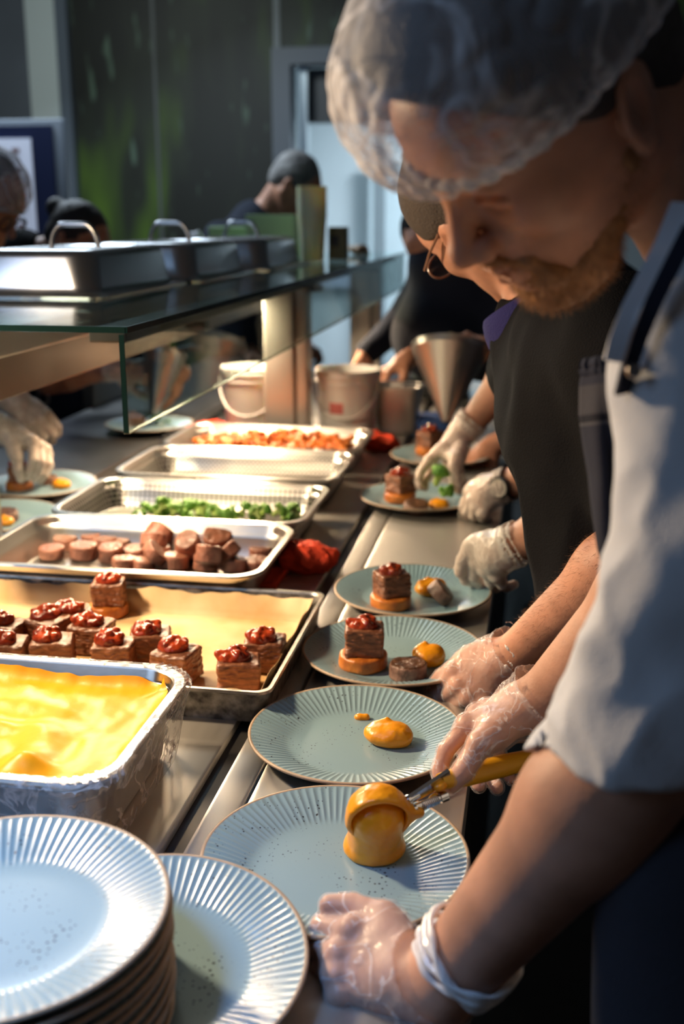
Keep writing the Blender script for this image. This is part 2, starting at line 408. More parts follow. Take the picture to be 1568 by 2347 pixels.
# back wall: pale panels, printed panels, door opening
dx0, dx1, dz = wx(668), wx(668)+1.25, wz(148, 700)
struct('wall_back', MB().box((-5, WY+.02, 0), (wx(150), WY+.12, 3.2)), M_WALLW)
mural = empty('wall_mural', (0, 0, 0)); tag(mural, 'dark green printed foliage panels covering the back wall left of the doorway', 'mural')
for i, (a, b_, z0) in enumerate([(xs[0], xs[1], 0), (xs[1], xs[2], 0), (xs[2], dx1+1.5, dz+.10)]):
    MB().box((a+.006, WY, z0), (b_-.006, WY+.03, 3.2)).build('printed_panel', M_MURAL, mural, smooth=False)
MB().box((xs[1]-.012, WY-.006, 0), (xs[1]+.012, WY+.01, 3.2)).build('joint_strip', mat('grey_joint', (.10, .11, .11), .5), mural, smooth=False)
MB().box((xs[2]-.02, WY-.006, dz+.1), (xs[2]+.02, WY+.01, 3.2)).build('joint_strip', mat('pale_joint', (.22, .25, .26), .5), mural, smooth=False)
struct('wall_back_right', MB().box((xs[0], WY+.03, 0), (dx0-.1, WY+.12, 3.2)).box((dx0-.1, WY+.03, dz+.1), (dx1+.1, WY+.12, 3.2)).box((dx1+.1, WY+.03, 0), (2.6, WY+.12, 3.2)), M_WALLW)
M_JAMB = mat('grey_door_frame', (.13, .15, .18), .5)
struct('trim_1', MB().box((dx0-.12, WY-.03, 0), (dx0, WY+.14, dz+.1)).box((dx0, WY-.03, dz), (dx1, WY+.14, dz+.1)).box((dx1, WY-.03, 0), (dx1+.12, WY+.14, dz+.1)), M_JAMB)
struct('trim_2', MB().box((wx(685)-.02, WY+.10, 0), (wx(690)+.02, WY+.16, dz)), mat('chrome_bar', (.35, .40, .42), .3, .8))
struct('trim_3', MB().box((wx(163)-.05, WY-.06, 0), (wx(163)+.03, WY+.06, 3.2)), mat('blue_grey_trim', (.13, .16, .20), .5))
struct('trim_4', MB().box((wx(75), WY-.02, 0), (wx(150), WY+.06, 3.2)), mat('white_trim', (.72, .80, .78), .6))
struct('wall_left_panel', MB().box((-5, WY-.005, 0), (wx(75), WY+.05, 3.2)), mat('steel_blue_panel', (.17, .19, .22), .35, var=.2, vscale=1.5))
MW = mat('corridor_white', (.66, .72, .74), .7)
struct('wall_corridor', MB().box((dx0-.6, 10.0, 0), (dx1+.8, 10.1, 3.2)).box((dx0-.7, WY+.1, 0), (dx0-.6, 10, 3.2)).box((dx1+.8, WY+.1, 0), (dx1+.9, 10, 3.2)), MW)
struct('door_1', MB().box((wx(705), 9.85, 0), (wx(705)+.75, 9.9, 1.96)).box((wx(705)+.06, 9.83, .1), (wx(705)+.66, 9.85, .9)), mat('corridor_door', (.50, .58, .61), .6))
struct('trim_5', MB().box((dx0+.05, WY+.2, 2.13), (dx1, WY+.3, dz)), mat('transom_dark', (.05, .055, .06), .4))
struct('trim_6', MB().box((wx(765)-.05, 9.3, 0), (wx(765)+.05, 9.4, 3.2)), mat('grey_post', (.22, .26, .28), .6))
struct('trim_7', MB().box((dx0-.55, 9.9, .92), (dx1+.7, 9.99, 1.02)), mat('pale_rail', (.45, .50, .62), .6))
# menu board on the left
bx0, bx1 = PY(-260, 400, 5.0), PY(128, 400, 5.0)
bt, bb = PY(60, 278, 5.0).z, PY(60, 530, 5.0).z
bd = empty('display_board', (bx0.x, 5.0, 0)); tag(bd, 'navy framed display board with white menu sheet, left of the dark printed wall', 'board')
wdt = bx1.x-bx0.x
MB().box((0, 0, bb-.4), (wdt+.05, .05, bt+.01), .01).build('surround', mat('slate_frame', (.10, .12, .15), .5), bd)
MB().box((0, -.012, bb-.38), (wdt, 0, bt-.02)).build('navy_panel', mat('navy_panel', (.012, .018, .06), .4), bd, smooth=False)
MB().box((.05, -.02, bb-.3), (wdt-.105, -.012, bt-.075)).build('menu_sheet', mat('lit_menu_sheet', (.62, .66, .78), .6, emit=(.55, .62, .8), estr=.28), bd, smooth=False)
rnd = random.Random(4); mb = MB()
for r in range(6):
    zz = bt-.14-r*.085
    for c in range(5):
        x0 = wdt-.2-c*.11; mb.box((x0, -.024, zz), (x0+.03+rnd.random()*.03, -.02, zz+.022))
mb.build('menu_text', mat('menu_ink', (.22, .14, .15), .7), bd, smooth=False)
MB().box((.03, -.01, 0), (.08, .04, bb-.4)).box((wdt-.05, -.01, 0), (wdt, .04, bb-.4)).build('stand_leg', M_DARKSTEEL, bd, smooth=False)

# ================================================================== the counter
XR, XL = -.051, -1.50
XS1 = PH(370, 1990, CT).x; XS2 = PH(607, 1750, CT).x
xg0 = PX(370, 1990, XS1).x
ctr = empty('serving_counter', ((XL+XR)/2, 2.5, 0)); tag(ctr, 'long stainless steel serving counter under the plates and pans', 'counter')
ctr_off = Vector((-(XL+XR)/2, -2.5, 0))
def cpart(name, mb, m, sm=True):
    mb.v = [tuple(Vector(v)+ctr_off) for v in mb.v]; return mb.build(name, m, ctr, smooth=sm)
YN, YF = -.6, 4.95
XG = XS1
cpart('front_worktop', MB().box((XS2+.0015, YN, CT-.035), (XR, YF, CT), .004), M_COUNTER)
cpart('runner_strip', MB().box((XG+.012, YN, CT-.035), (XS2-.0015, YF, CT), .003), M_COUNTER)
cpart('gap_channel', MB().box((XG-.014, YN, CT-.035), (XG+.014, YF, CT-.010)), M_DARKSTEEL, False)
cpart('pan_rail', MB().box((XG-.125, YN, CT-.035), (XG-.012, YF, CT), .004), M_COUNTER)
cpart('hot_well', MB().box((XG-.74, YN, CT-.10), (XG-.125, YF, CT-.045)), M_DARKSTEEL, False)
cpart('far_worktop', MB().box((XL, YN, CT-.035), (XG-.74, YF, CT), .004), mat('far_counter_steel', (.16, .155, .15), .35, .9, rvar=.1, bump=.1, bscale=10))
cpart('front_panel', MB().box((XR-.022, YN, .12), (XR-.006, YF, CT-.03)), M_DARKSTEEL, False)
cpart('side_panel', MB().box((XL+.02, YN, .12), (XL+.04, YF, CT-.03)), M_DARKSTEEL, False)
cpart('end_panel', MB().box((XL+.04, YN+.02, .12), (XR-.03, YN+.04, CT-.11)), M_DARKSTEEL, False)
mb = MB()
for y in (-.4, 1.2, 2.8, 4.8):
    for x in (XL+.1, XR-.08): mb.box((x-.02, y-.02, 0), (x+.02, y+.02, .14))
cpart('feet', mb, M_DARKSTEEL, False)

# ================================================================== heated gantry over the counter
SH = 1.39
gc = PH(290, 748, SH); GX = gc.x; GY = gc.y; GE = PX(930, 577, GX).y
gt = empty('serving_gantry', (-.85, GY+.6, CT)); tag(gt, 'two tier steel and glass heated gantry standing over the pans', 'gantry')
goff = -Vector(gt.location)
def gpart(name, mb, m, sm=False, label=None):
    mb.v = [tuple(Vector(v)+goff) for v in mb.v]; o = mb.build(name, m, gt, smooth=sm)
    if label: o['label'] = label
    return o
GB = -1.32
o = gpart('glass_shelf', MB().box((GB, GY, SH-.010), (GX, GE, SH)), M_GLASS, label='clear glass top shelf')
gpart('shelf_edge', MB().box((GX-.002, GY-.002, SH-.0095), (GX+.0015, GE, SH-.0005)).box((GB, GY-.0025, SH-.0095), (GX-.002, GY-.0005, SH-.0005)), M_GLASSEDGE, label='dark green glass edge')
ga = PX(300, 995, GX+.0).z
gpart('front_glass', MB().box((GX-.012, GY, ga), (GX-.004, GE, SH-.012)), M_GLASS, label='clear hanging glass screen')
gpart('screen_edge', MB().box((GX-.012, GY-.0015, ga), (GX-.004, GY-.0003, SH-.012)), M_GLASSEDGE, label='dark green cut glass edge')
M_LITEDGE = mat('lit_glass_edge', (.50, .50, .40), .2, .3)  # lamplight on the cut glass put in as a pale colour
gpart('screen_bottom_edge', MB().box((GX-.0122, GY, ga-.0012), (GX-.0038, GE, ga)), M_LITEDGE)
gpart('support_rail', MB().box((GX-.10, GY+.10, SH-.036), (GX-.04, GE-.02, SH-.014), .003), M_DARKSTEEL)
gpart('lamp_housing', MB().box((-.93, GY+.02, SH-.058), (-.79, GE-.05, SH-.014), .004), M_STEEL)
bz = PX(0, 920, -.955).z
gpart('back_panel', MB().box((-.967, GY-.9, bz), (-.955, GE-.1, SH-.014), .002), mat('bronze_steel', (.13, .092, .065), .33, 1, rvar=.06))
gpart('back_glass', MB().box((GB, GY, ga), (GB+.008, GE, SH-.012)), M_GLASS)
pst = PH(652, 1014, CT)
PXc, PYc = pst.x, pst.y+.05
for yy in (PYc, GE-.25):
    gpart('post', MB().box((PXc-.058, yy-.05, CT), (PXc+.030, yy+.05, SH-.036), .006).box((PXc+.032, yy-.035, CT), (PXc+.066, yy+.045, SH-.036), .006), mat('post_steel', (.74, .70, .64), .45, .35), True)
    gpart('base_flange', MB().box((PXc-.10, yy-.08, CT), (PXc+.09, yy+.08, CT+.008), .003), M_STEEL, True)
for yy in (2.0, 3.15, 4.3): gpart('cross_bracket', MB().box((-.955, yy-.015, SH-.06), (GX-.04, yy+.015, SH-.04)), M_DARKSTEEL)
gpart('back_post', MB().box((-1.0, GE-.5, CT), (-.96, GE-.46, SH-.02)).box((-1.0, GY+.3, CT), (-.96, GY+.34, SH-.02)), M_STEEL)

# ================================================================== plates
def plate_mat():
    m = bpy.data.materials.new('speckled_blue_glaze'); m.use_nodes = True; nt = m.node_tree; N = nt.nodes; L = nt.links
    b = N['Principled BSDF']; b.inputs['Roughness'].default_value = .28; b.inputs['Specular IOR Level'].default_value = .5
    b.inputs['Coat Weight'].default_value = .2; b.inputs['Coat Roughness'].default_value = .12
    tc = N.new('ShaderNodeTexCoord')
    v = N.new('ShaderNodeTexVoronoi'); v.voronoi_dimensions = '2D'; v.inputs['Scale'].default_value = 120; L.new(tc.outputs['Object'], v.inputs['Vector'])
    n = N.new('ShaderNodeTexNoise'); n.inputs['Scale'].default_value = 30; L.new(tc.outputs['Object'], n.inputs['Vector'])
    r = N.new('ShaderNodeMapRange'); r.inputs[1].default_value = .47; r.inputs[2].default_value = .75; r.inputs[3].default_value = 0; r.inputs[4].default_value = .17
    L.new(n.outputs['Fac'], r.inputs[0])
    lt = N.new('ShaderNodeMath'); lt.operation = 'LESS_THAN'; L.new(v.outputs['Distance'], lt.inputs[0]); L.new(r.outputs[0], lt.inputs[1])
    mx = N.new('ShaderNodeMix'); mx.data_type = 'RGBA'; L.new(lt.outputs[0], mx.inputs[0])
    n3 = N.new('ShaderNodeTexNoise'); n3.inputs['Scale'].default_value = 9; L.new(tc.outputs['Object'], n3.inputs['Vector'])
    m3 = N.new('ShaderNodeMix'); m3.data_type = 'RGBA'; L.new(n3.outputs['Fac'], m3.inputs[0]); m3.inputs[6].default_value = (.205, .325, .375, 1); m3.inputs[7].default_value = (.24, .35, .39, 1)
    L.new(m3.outputs[2], mx.inputs[6]); mx.inputs[7].default_value = (.02, .025, .03, 1)
    L.new(mx.outputs[2], b.inputs['Base Color'])
    return m
M_GLAZE = plate_mat(); M_RIM = mat('tan_unglazed_rim', (.42, .30, .20), .5, var=.2, vscale=30)
M_UNDER = mat('dark_glazed_underside', (.16, .17, .17), .4)
def plate_meshes():
    nr = 92; seg = nr*8; R = .135
    prof = [(.0004, .0080), (.03, .0080), (.06, .0081), (.078, .0084), (.084, .0092), (.088, .0103), (.092, .0118), (.098, .0140), (.104, .0162), (.111, .0187), (.118, .0210), (.124, .0229), (.128, .0240), (.1300, .0247), (.1312, .0251)]
    A = np.arange(seg)*2*math.pi/seg
    V = []
    for r, z in prof:
        amp = 0
        if r > .083: amp = .0007*min(1, (r-.083)/.007)*min(1, max(0, (.1312-r)/.002))*(.6+.4*r/.13)
        g = np.abs(np.sin(A*nr/2)); g = 1-g**1.2*1.0           # sharp ridges between rounded flutes
        zz = z+amp*(g*1.6-.5)
        V.append(np.stack([r*np.cos(A), r*np.sin(A), zz], 1))
    V = np.concatenate(V); n = len(prof); Q = []
    i = np.arange(seg); j = (i+1) % seg
    for k in range(0, n-1): Q.append(np.stack([k*seg+i, k*seg+j, (k+1)*seg+j, (k+1)*seg+i], 1))
    Q = np.concatenate(Q)
    T = None; V[:seg, 2] = .0080
    me = np_mesh('plate', V, Q, T)
    rim = MB().lathe([(.1312, .0251), (.1322, .0256), (.1338, .0256), (.1348, .0248), (.1350, .0236), (.1342, .0222)], 128)
    und = MB().lathe([(.1342, .0222), (.125, .0178), (.11, .0125), (.095, .0070), (.085, .0040), (.080, .0005), (.078, .0), (.076, .0015), (.0001, .002)], 96)
    rm = bpy.data.meshes.new('rim'); rm.from_pydata(rim.v, [], rim.f); rm.update()
    um = bpy.data.meshes.new('underside'); um.from_pydata(und.v, [], und.f); um.update()
    return me, rm, um
pm, rmm, umm = plate_meshes()
PL_LABEL = {}
proto = link_mesh('dinner_plate', pm, M_GLAZE)
link_mesh('rim', rmm, M_RIM, proto)['label'] = 'thin tan unglazed rim'
link_mesh('underside', umm, M_UNDER, proto)['label'] = 'darker rounded underside'
tag(proto, cat='plate', group='ribbed blue dinner plates')
plate_first = [True]
def plate(loc, label, rz=0, tilt=(0, 0), group='ribbed blue dinner plates'):
    o = proto if plate_first[0] else copy_tree(proto); plate_first[0] = False
    o.location = loc; o.rotation_euler = (tilt[0], tilt[1], rz); o['label'] = label; o['group'] = group
    return o
ZR = .0245
def plate_at(px, py, label, h=CT, **k):
    p = PH(px, py, h+ZR-.004); p.z = h; plate(p, label, **k); return p
# the plates in the row along the counter edge, nearest first
pA = plate_at(345, 2222, 'empty ribbed blue plate between the near plate stack and the plate being filled', rz=.3, tilt=(.085, 0))
proto.location.z += .012
pB = plate_at(768, 1963, 'ribbed blue plate under the portion scoop with a tall dollop of squash puree', rz=.1)
pC = plate_at(818, 1680, 'ribbed blue plate holding only a low puree blob and a small puree drip', rz=.8)
pD = plate_at(901, 1491, 'ribbed blue plate with beef stack, round medallion and puree, held by the hairy arm', rz=.5)
pE = plate_at(946, 1353, 'ribbed blue plate with beef stack and tilted medallion, next to the red cloth', rz=1.2)
pF = plate_at(960, 1138, 'blue plate with beef stack, medallion, puree and broccoli beside the wristwatch', rz=.9)
pG = plate_at(1010, 1043, 'farthest blue plate in the right row, behind the gloved hand with broccoli', rz=.2)
pH = plate_at(90, 1110, 'blue plate under the gloved hands at the far left of the counter', rz=.2)
pI = plate_at(-10, 1184, 'blue plate cut by the left frame edge behind the steak pan', rz=.6)
pJ = plate_at(342, 972, 'blue plate with green salad seen below the hanging glass screen', rz=.6)
# the stack at the lower left
st = PH(-10, 2078, CT+.12)
M_STZ = 0.
nst = 10; step = .0106
for i in range(nst):
    lab = ('top plate of the tall near stack, deep blue at lower left' if i == nst-1 else
           'bottom plate of the tall near stack at lower left' if i == 0 else
           'blue plate %s from the bottom of the tall near stack' % ['', 'second', 'third', 'fourth', 'fifth', 'sixth', 'seventh', 'eighth', 'ninth', 'tenth'][i])
    jx = rnd.uniform(-.002, .002) if i < nst-1 else 0
    plate((st.x+jx, st.y+jx*.5, CT+i*step), lab, rz=i*.7, group='stacked blue plates at lower left')
# ================================================================== pans
def pan_obj(name, L, W, D, label, loc, rim=.013, rad=.055, m=None, perf=False, rz=0, cat='pan', group=None):
    hx, hy = L/2, W/2
    def lp(ins, z, r): return rrect(-hx+ins, -hy+ins, hx-ins, hy-ins, max(.004, r-ins*.5), z, 7)
    loops = [lp(.0, D-.007, rad), lp(-.001, D-.003, rad), lp(.001, D, rad), lp(rim-.002, D, rad), lp(rim, D-.002, rad), lp(rim+.002, D-.015, rad),
             lp(rim+.006, D-.019, rad), lp(rim+.008, D-.028, rad), lp(rim+.016, .012, rad), lp(rim+.020, .004, rad), lp(rim+.028, .0015, rad), lp(rim+.06, .0012, rad)]
    o = MB().loft(loops, False, True)
    out = [lp(.0, D-.007, rad), lp(.0015, D-.0065, rad), lp(rim-.0015, D-.003, rad), lp(rim+.0005, D-.016, rad), lp(rim+.005, D-.020, rad), lp(rim+.0065, D-.028, rad), lp(rim+.0145, .011, rad), lp(rim+.0185, .003, rad), lp(rim+.027, 0, rad)]
    o.loft([l[::-1] for l in out], False, True)
    o = o.build(name, m or M_PAN, None, loc)
    o.rotation_euler.z = rz
    tag(o, label, cat, group); return o
def perf_mat():
    m = M_PAN.copy(); m.name = 'perforated_steel'; nt = m.node_tree; N = nt.nodes; L = nt.links
    tc = N.new('ShaderNodeTexCoord'); mp = N.new('ShaderNodeMapping'); mp.inputs['Scale'].default_value = (90, 90, 90); L.new(tc.outputs['Object'], mp.inputs[0])
    fr = N.new('ShaderNodeVectorMath'); fr.operation = 'FRACTION'; L.new(mp.outputs[0], fr.inputs[0])
    sb = N.new('ShaderNodeVectorMath'); sb.operation = 'SUBTRACT'; sb.inputs[1].default_value = (.5, .5, .5); L.new(fr.outputs[0], sb.inputs[0])
    ge = N.new('ShaderNodeNewGeometry'); ab = N.new('ShaderNodeVectorMath'); ab.operation = 'ABSOLUTE'; L.new(ge.outputs['True Normal'], ab.inputs[0])
    om = N.new('ShaderNodeVectorMath'); om.operation = 'SUBTRACT'; om.inputs[0].default_value = (1, 1, 1); L.new(ab.outputs[0], om.inputs[1])
    mu = N.new('ShaderNodeVectorMath'); mu.operation = 'MULTIPLY'; L.new(sb.outputs[0], mu.inputs[0]); L.new(om.outputs[0], mu.inputs[1])
    ln = N.new('ShaderNodeVectorMath'); ln.operation = 'LENGTH'; L.new(mu.outputs[0], ln.inputs[0])
    lt = N.new('ShaderNodeMath'); lt.operation = 'LESS_THAN'; lt.inputs[1].default_value = .22; L.new(ln.outputs['Value'], lt.inputs[0])
    sx = N.new('ShaderNodeSeparateXYZ'); L.new(tc.outputs['Object'], sx.inputs[0])
    l2 = N.new('ShaderNodeMath'); l2.operation = 'LESS_THAN'; l2.inputs[1].default_value = .052; L.new(sx.outputs[2], l2.inputs[0])
    m2 = N.new('ShaderNodeMath'); m2.operation = 'MULTIPLY'; L.new(lt.outputs[0], m2.inputs[0]); L.new(l2.outputs[0], m2.inputs[1])
    b = [n for n in N if n.type == 'BSDF_PRINCIPLED'][0]; src = b.inputs['Base Color'].links
    mx = N.new('ShaderNodeMix'); mx.data_type = 'RGBA'; L.new(m2.outputs[0], mx.inputs[0]); mx.inputs[6].default_value = (.66, .64, .60, 1); mx.inputs[7].default_value = (.04, .04, .04, 1)
    L.new(mx.outputs[2], b.inputs['Base Color']); return m
M_PERF = perf_mat()
PR = .97                                    # rim height of the shallow pans
def pan_from(fr, w, d, D, h=PR, **k):
    """fr: pixel of the back right rim corner"""
    p = PH(fr[0], fr[1], h); return Vector((p.x-w/2, p.y-d/2, h-D))
# steak pan
c3 = pan_from((686, 1203), .53, .325, .065)
pan3 = pan_obj('gastronorm_pan', .53, .325, .065, 'shallow steel pan filled with roasted beef pieces', c3, group='steel food pans')
c2 = pan_from((752, 1122), .53, .325, .065)
c2.y = c3.y+.327
c2.z = .895
pan2 = pan_obj('gastronorm_pan', .53, .325, .065, 'perforated steel pan holding broccoli florets', c2+Vector((.003, 0, .01)), m=M_PERF, group='steel food pans')
c1 = Vector((c2.x+.002, c2.y+.325+.03, .905))
pan1 = pan_obj('gastronorm_pan', .53, .325, .065, 'nearly empty perforated steel pan behind the broccoli pan', c1, m=M_PERF, group='steel food pans')
c0 = Vector((c1.x-.0, c1.y+.34, .902))
pan0 = pan_obj('gastronorm_pan', .53, .325, .065, 'farthest steel pan heaped with roast vegetable pieces', c0, group='steel food pans')
# hangers under the perforated pans
# roasting tray with parchment
trB = PH(745, 1360, .945); trF = PH(618, 1592, .945)
TW = .70; trx = (trB.x+trF.x)/2
tdep = trB.y-trF.y
M_OLDTRAY = mat('scuffed_black_tray', (.06, .055, .05), .45, .7, col2=(.34, .32, .29), vscale=55, detail=8)
tray = empty('roasting_tray', (trx-TW/2, (trB.y+trF.y)/2, .900)); tag(tray, 'black scuffed roasting tray lined with parchment, holding the beef cubes', 'tray')
hx, hy = TW/2, tdep/2; D = .045
def tl(i, z, r=.02): return rrect(-hx+i, -hy+i, hx-i, hy-i, r, z, 5)
MB().loft([tl(.0, D-.004), tl(-.001, D), tl(.004, D), tl(.005, D-.003), tl(.012, .003), tl(.02, .002), tl(.06, .002)], False, True).loft([l[::-1] for l in [tl(0, D-.004), tl(.0035, D-.006), tl(.009, 0), tl(.02, 0)]], False, True).build('tray_body', M_OLDTRAY, tray)
MB().loft([tl(-.0015, D-.002), tl(-.0005, D+.0018), tl(.0045, D+.0015), tl(.006, D-.002)]).build('tray_rim', mat('worn_bright_rim', (.55, .51, .44), .35, .9, var=.5, vscale=40), tray)
# parchment sheet: lies in the tray and climbs its walls
nx, ny = 70, 44; vs = []; 
for j in range(ny+1):
    for i in range(nx+1):
        x = -hx+.012+(2*hx-.030)*i/nx; y = -hy+.014+(2*hy-.028)*j/ny
        e = min(x+hx-.012, hx-.018-x, y+hy-.014, hy-.014-y)
        z = .0042+.0008*math.sin(x*60+2*math.sin(y*25))+max(0, (.012-e)/.012)**1.3*(.036+.0025*math.sin(x*45+y*60)+.0015*math.sin(x*130))
        vs.append((x, y, z))
fs = [(j*(nx+1)+i, j*(nx+1)+i+1, (j+1)*(nx+1)+i+1, (j+1)*(nx+1)+i) for j in range(ny) for i in range(nx)]
pc = MB().add(vs, fs).build('parchment_liner', M_PARCH, tray); md = pc.modifiers.new('t', 'SOLIDIFY'); md.thickness = .0006
pc['label'] = 'baking parchment liner with fat stains'
# puree pan (deep, cling wrapped)
puR = PH(436, 1533, 1.0); puF = PH(262, 1805, 1.0)
PUH = 1.0
pud = puR.y-puF.y
pux = (puR.x+puF.x)/2
PW = .53; PD = max(.30, pud)
pupos = Vector((pux-PW/2, (puR.y+puF.y)/2, .900))
pup = pan_obj('gastronorm_pan', PW, PD, .10, 'deep steel pan of bright squash puree wrapped in film', pupos, rim=.013, group='steel food pans')
nx, ny = 150, 100; V = []
ihx, ihy = PW/2-.019, PD/2-.019
X, Y = np.meshgrid(np.linspace(-ihx, ihx, nx+1), np.linspace(-ihy, ihy, ny+1))
pp = np.stack([X.ravel(), Y.ravel(), 0*X.ravel()], 1).astype(np.float32)
# swirls pulled by a spoon
cxs, cys = .06, -.06
dx, dy = pp[:, 0]-cxs, pp[:, 1]-cys; rr = np.sqrt(dx*dx+dy*dy); th = np.arctan2(dy, dx)
z = .078+.006*_noise(pp, 3.0, 3)+.0042*np.sin(rr*95+th*1.0+2.2*_noise(pp, 4, 5))*np.exp(-((rr-.08)/.06)**2)+.0025*_noise(pp, 14, 8)
z += -.010*np.exp(-((pp[:, 0]-.0)**2/.010+(pp[:, 1]+.02)**2/.006))
pk = np.exp(-((pp[:, 0]-.155)**2/.0006+(pp[:, 1]+.085)**2/.0004)); z += .014*pk
z += .016*np.exp(-((ihy-pp[:, 1])/.008)**1)*(.7+.5*_noise(pp, 10, 2))+.013*np.exp(-((ihx-pp[:, 0])/.010))*(.7+.5*_noise(pp, 12, 4))+.006*np.exp(-((ihy+pp[:, 1])/.01))
Vv = np.stack([pp[:, 0], pp[:, 1], z], 1)
ii, jj = np.meshgrid(np.arange(nx), np.arange(ny)); a = (jj*(nx+1)+ii).ravel()
# round the corners of the sheet into the pan's corners
for q in range(len(Vv)):
    x, y = abs(Vv[q, 0]), abs(Vv[q, 1]); r = .045
    if x > ihx-r and y > ihy-r:
        ddx, ddy = x-(ihx-r), y-(ihy-r); m_ = max(ddx, ddy); l = math.hypot(ddx, ddy)
        if l > 0:
            f_ = m_/l; Vv[q, 0] = math.copysign(ihx-r+ddx*f_, Vv[q, 0]); Vv[q, 1] = math.copysign(ihy-r+ddy*f_, Vv[q, 1])
pu = link_mesh('squash_puree', np_mesh('squash_puree', Vv, np.stack([a, a+1, a+nx+2, a+nx+1], 1)), M_PUREE_PAN, None, pupos)
tag(pu, 'bright yellow swirled squash puree filling the deep pan', 'puree', kind='stuff')
# cling film hanging over the pan's near side
def cl(ins, z, k): 
    return [(x*(1+.004*math.sin(i*1.9+k)), y*(1+.004*math.sin(i*2.7+k*2)), zz+.002*math.sin(i*2.1+k)) for i, (x, y, zz) in enumerate(rrect(-PW/2+ins, -PD/2+ins, PW/2-ins, PD/2-ins, .05, z, 22))]
cw = MB().loft([cl(.010, .1012, 0), cl(-.002, .1018, 1), cl(-.005, .094, 2), cl(.002, .07, 3), cl(.006, .045, 4), cl(.010, .02, 5), cl(.013, .004, 6)]).build('cling_film', M_CLING, pup)
cw['label'] = 'wrinkled clear film stretched round the pan'

# ================================================================== food
def smooth_obj(name, s, lo, hi, h, m, parent=None, loc=None):
    return link_mesh(name, sdf_mesh(name, s.ev, lo, hi, h), m, parent, loc)
def cube_mesh(seed, sx=.026, sy=.024, sz=.020):
    rs = random.Random(seed); s = S()
    s.box((0, 0, sz), (sx*.97, sy*.97, sz*.97), .0035, k=0)
    R = np.eye(3)
    for i in range(3):                     # ragged bites off the corners
        sg = [rs.choice((-1, 1)) for _ in range(2)]
        s.sub_ell((sg[0]*sx*1.1, sg[1]*sy*1.1, rs.uniform(0, 2*sz)), (.006, .006, .010), k=.004)
    s.disp(lambda p: .0022*_noise(p, 26, seed)+.0008*np.sin(p[:, 2]*700+14*_noise(p, 16, seed+1))*np.clip(_noise(p, 20, seed+7)*3+.4, 0, 1)*(np.abs(p[:, 2]-sz) < sz*.9)+.0008*_noise(p*np.array([1, 1, 3.], np.float32), 80, seed+2))
    return sdf_mesh('beef_cube', s.ev, (-.036, -.034, -.004), (.036, .034, sz*2+.008), .0012)
def relish_mesh(seed):
    rs = random.Random(seed); s = S(); 
    s.ell((0, 0, .001), (.017, .015, .007), k=.004)
    for i in range(22):
        a = rs.uniform(0, 6.28); r = rs.uniform(0, .015)
        s.ell((r*math.cos(a), r*math.sin(a)*.9, .004+rs.uniform(0, .006)*(1-r/.02)), (rs.uniform(.003, .006), rs.uniform(.003, .005), rs.uniform(.0025, .0045)), k=.0022)
    s.disp(lambda p: .0007*_noise(p, 90, seed))
    return sdf_mesh('relish_topping', s.ev, (-.026, -.026, -.008), (.026, .026, .02), .0010)
def fondant_mesh(seed):
    s = S(); s.cap((0, 0, 0), (0, 0, 0), .001, k=0); s.ops = []
    s.ops.append(('u', lambda p: np.maximum(np.sqrt(p[:, 0]**2+p[:, 1]**2)-.028, np.abs(p[:, 2]-.009)-.009+.0*p[:, 0])-.0, 0))
    def rd(p):
        q = np.stack([np.sqrt(p[:, 0]**2+p[:, 1]**2)-.026, np.abs(p[:, 2]-.009)-.005], 1)
        return np.sqrt((np.maximum(q, 0)**2).sum(1))+np.minimum(q.max(1), 0)-.004+.0013*_noise(p, 26, seed)
    return sdf_mesh('potato_fondant', rd, (-.036, -.036, -.003), (.036, .036, .023), .0014)
def medal_mesh(seed, r=.025, h=.011):
    def rd(p):
        q = np.stack([np.sqrt((p[:, 0])**2+(p[:, 1]*1.08)**2)-r+.004, np.abs(p[:, 2]-h)-h+.004], 1)
        return np.sqrt((np.maximum(q, 0)**2).sum(1))+np.minimum(q.max(1), 0)-.004+.0016*_noise(p, 26, seed)+.0006*_noise(p, 90, seed+3)
    return sdf_mesh('beef_medallion', rd, (-r-.008, -r-.008, -.005), (r+.008, r+.008, 2*h+.006), .0014)
CUBES = [cube_mesh(i) for i in (1, 2, 3)]; RELS = [relish_mesh(i) for i in (1, 2, 3)]; FON = [fondant_mesh(1), fondant_mesh(2)]
for m_ in CUBES: m_.materials.append(M_BEEF)
for m_ in RELS: m_.materials.append(M_RELISH)
for m_ in FON: m_.materials.append(M_FONDANT)
MEDS = [medal_mesh(1), medal_mesh(2, .024, .012), medal_mesh(3, .026, .010)]
def crust(me, mats):
    for m_ in mats: me.materials.append(m_)
    n = len(me.polygons); no = np.zeros(n*3, np.float32); me.polygons.foreach_get('normal', no)
    ce = np.zeros(n*3, np.float32); me.polygons.foreach_get('center', ce)
    top = (no.reshape(-1, 3)[:, 2] > .72) | (no.reshape(-1, 3)[:, 2] < -.72)
    me.polygons.foreach_set('material_index', top.astype(np.int32))
for m_ in MEDS: crust(m_, (M_MEDAL, M_MEDALTOP))
PIECES = []
for i in range(4):
    me = medal_mesh(10+i, .026+.002*(i % 2), .012+.0025*(i % 3)); crust(me, (M_PINKMEAT, mat('roast_beef_crust', (.25, .10, .06), .38, col2=(.12, .05, .028), vscale=50, bump=.6, bscale=90)))
    PIECES.append(me)
for l in (CUBES, RELS, FON, MEDS, PIECES):
    for me in l: me.polygons.foreach_set('use_smooth', np.ones(len(me.polygons), bool))
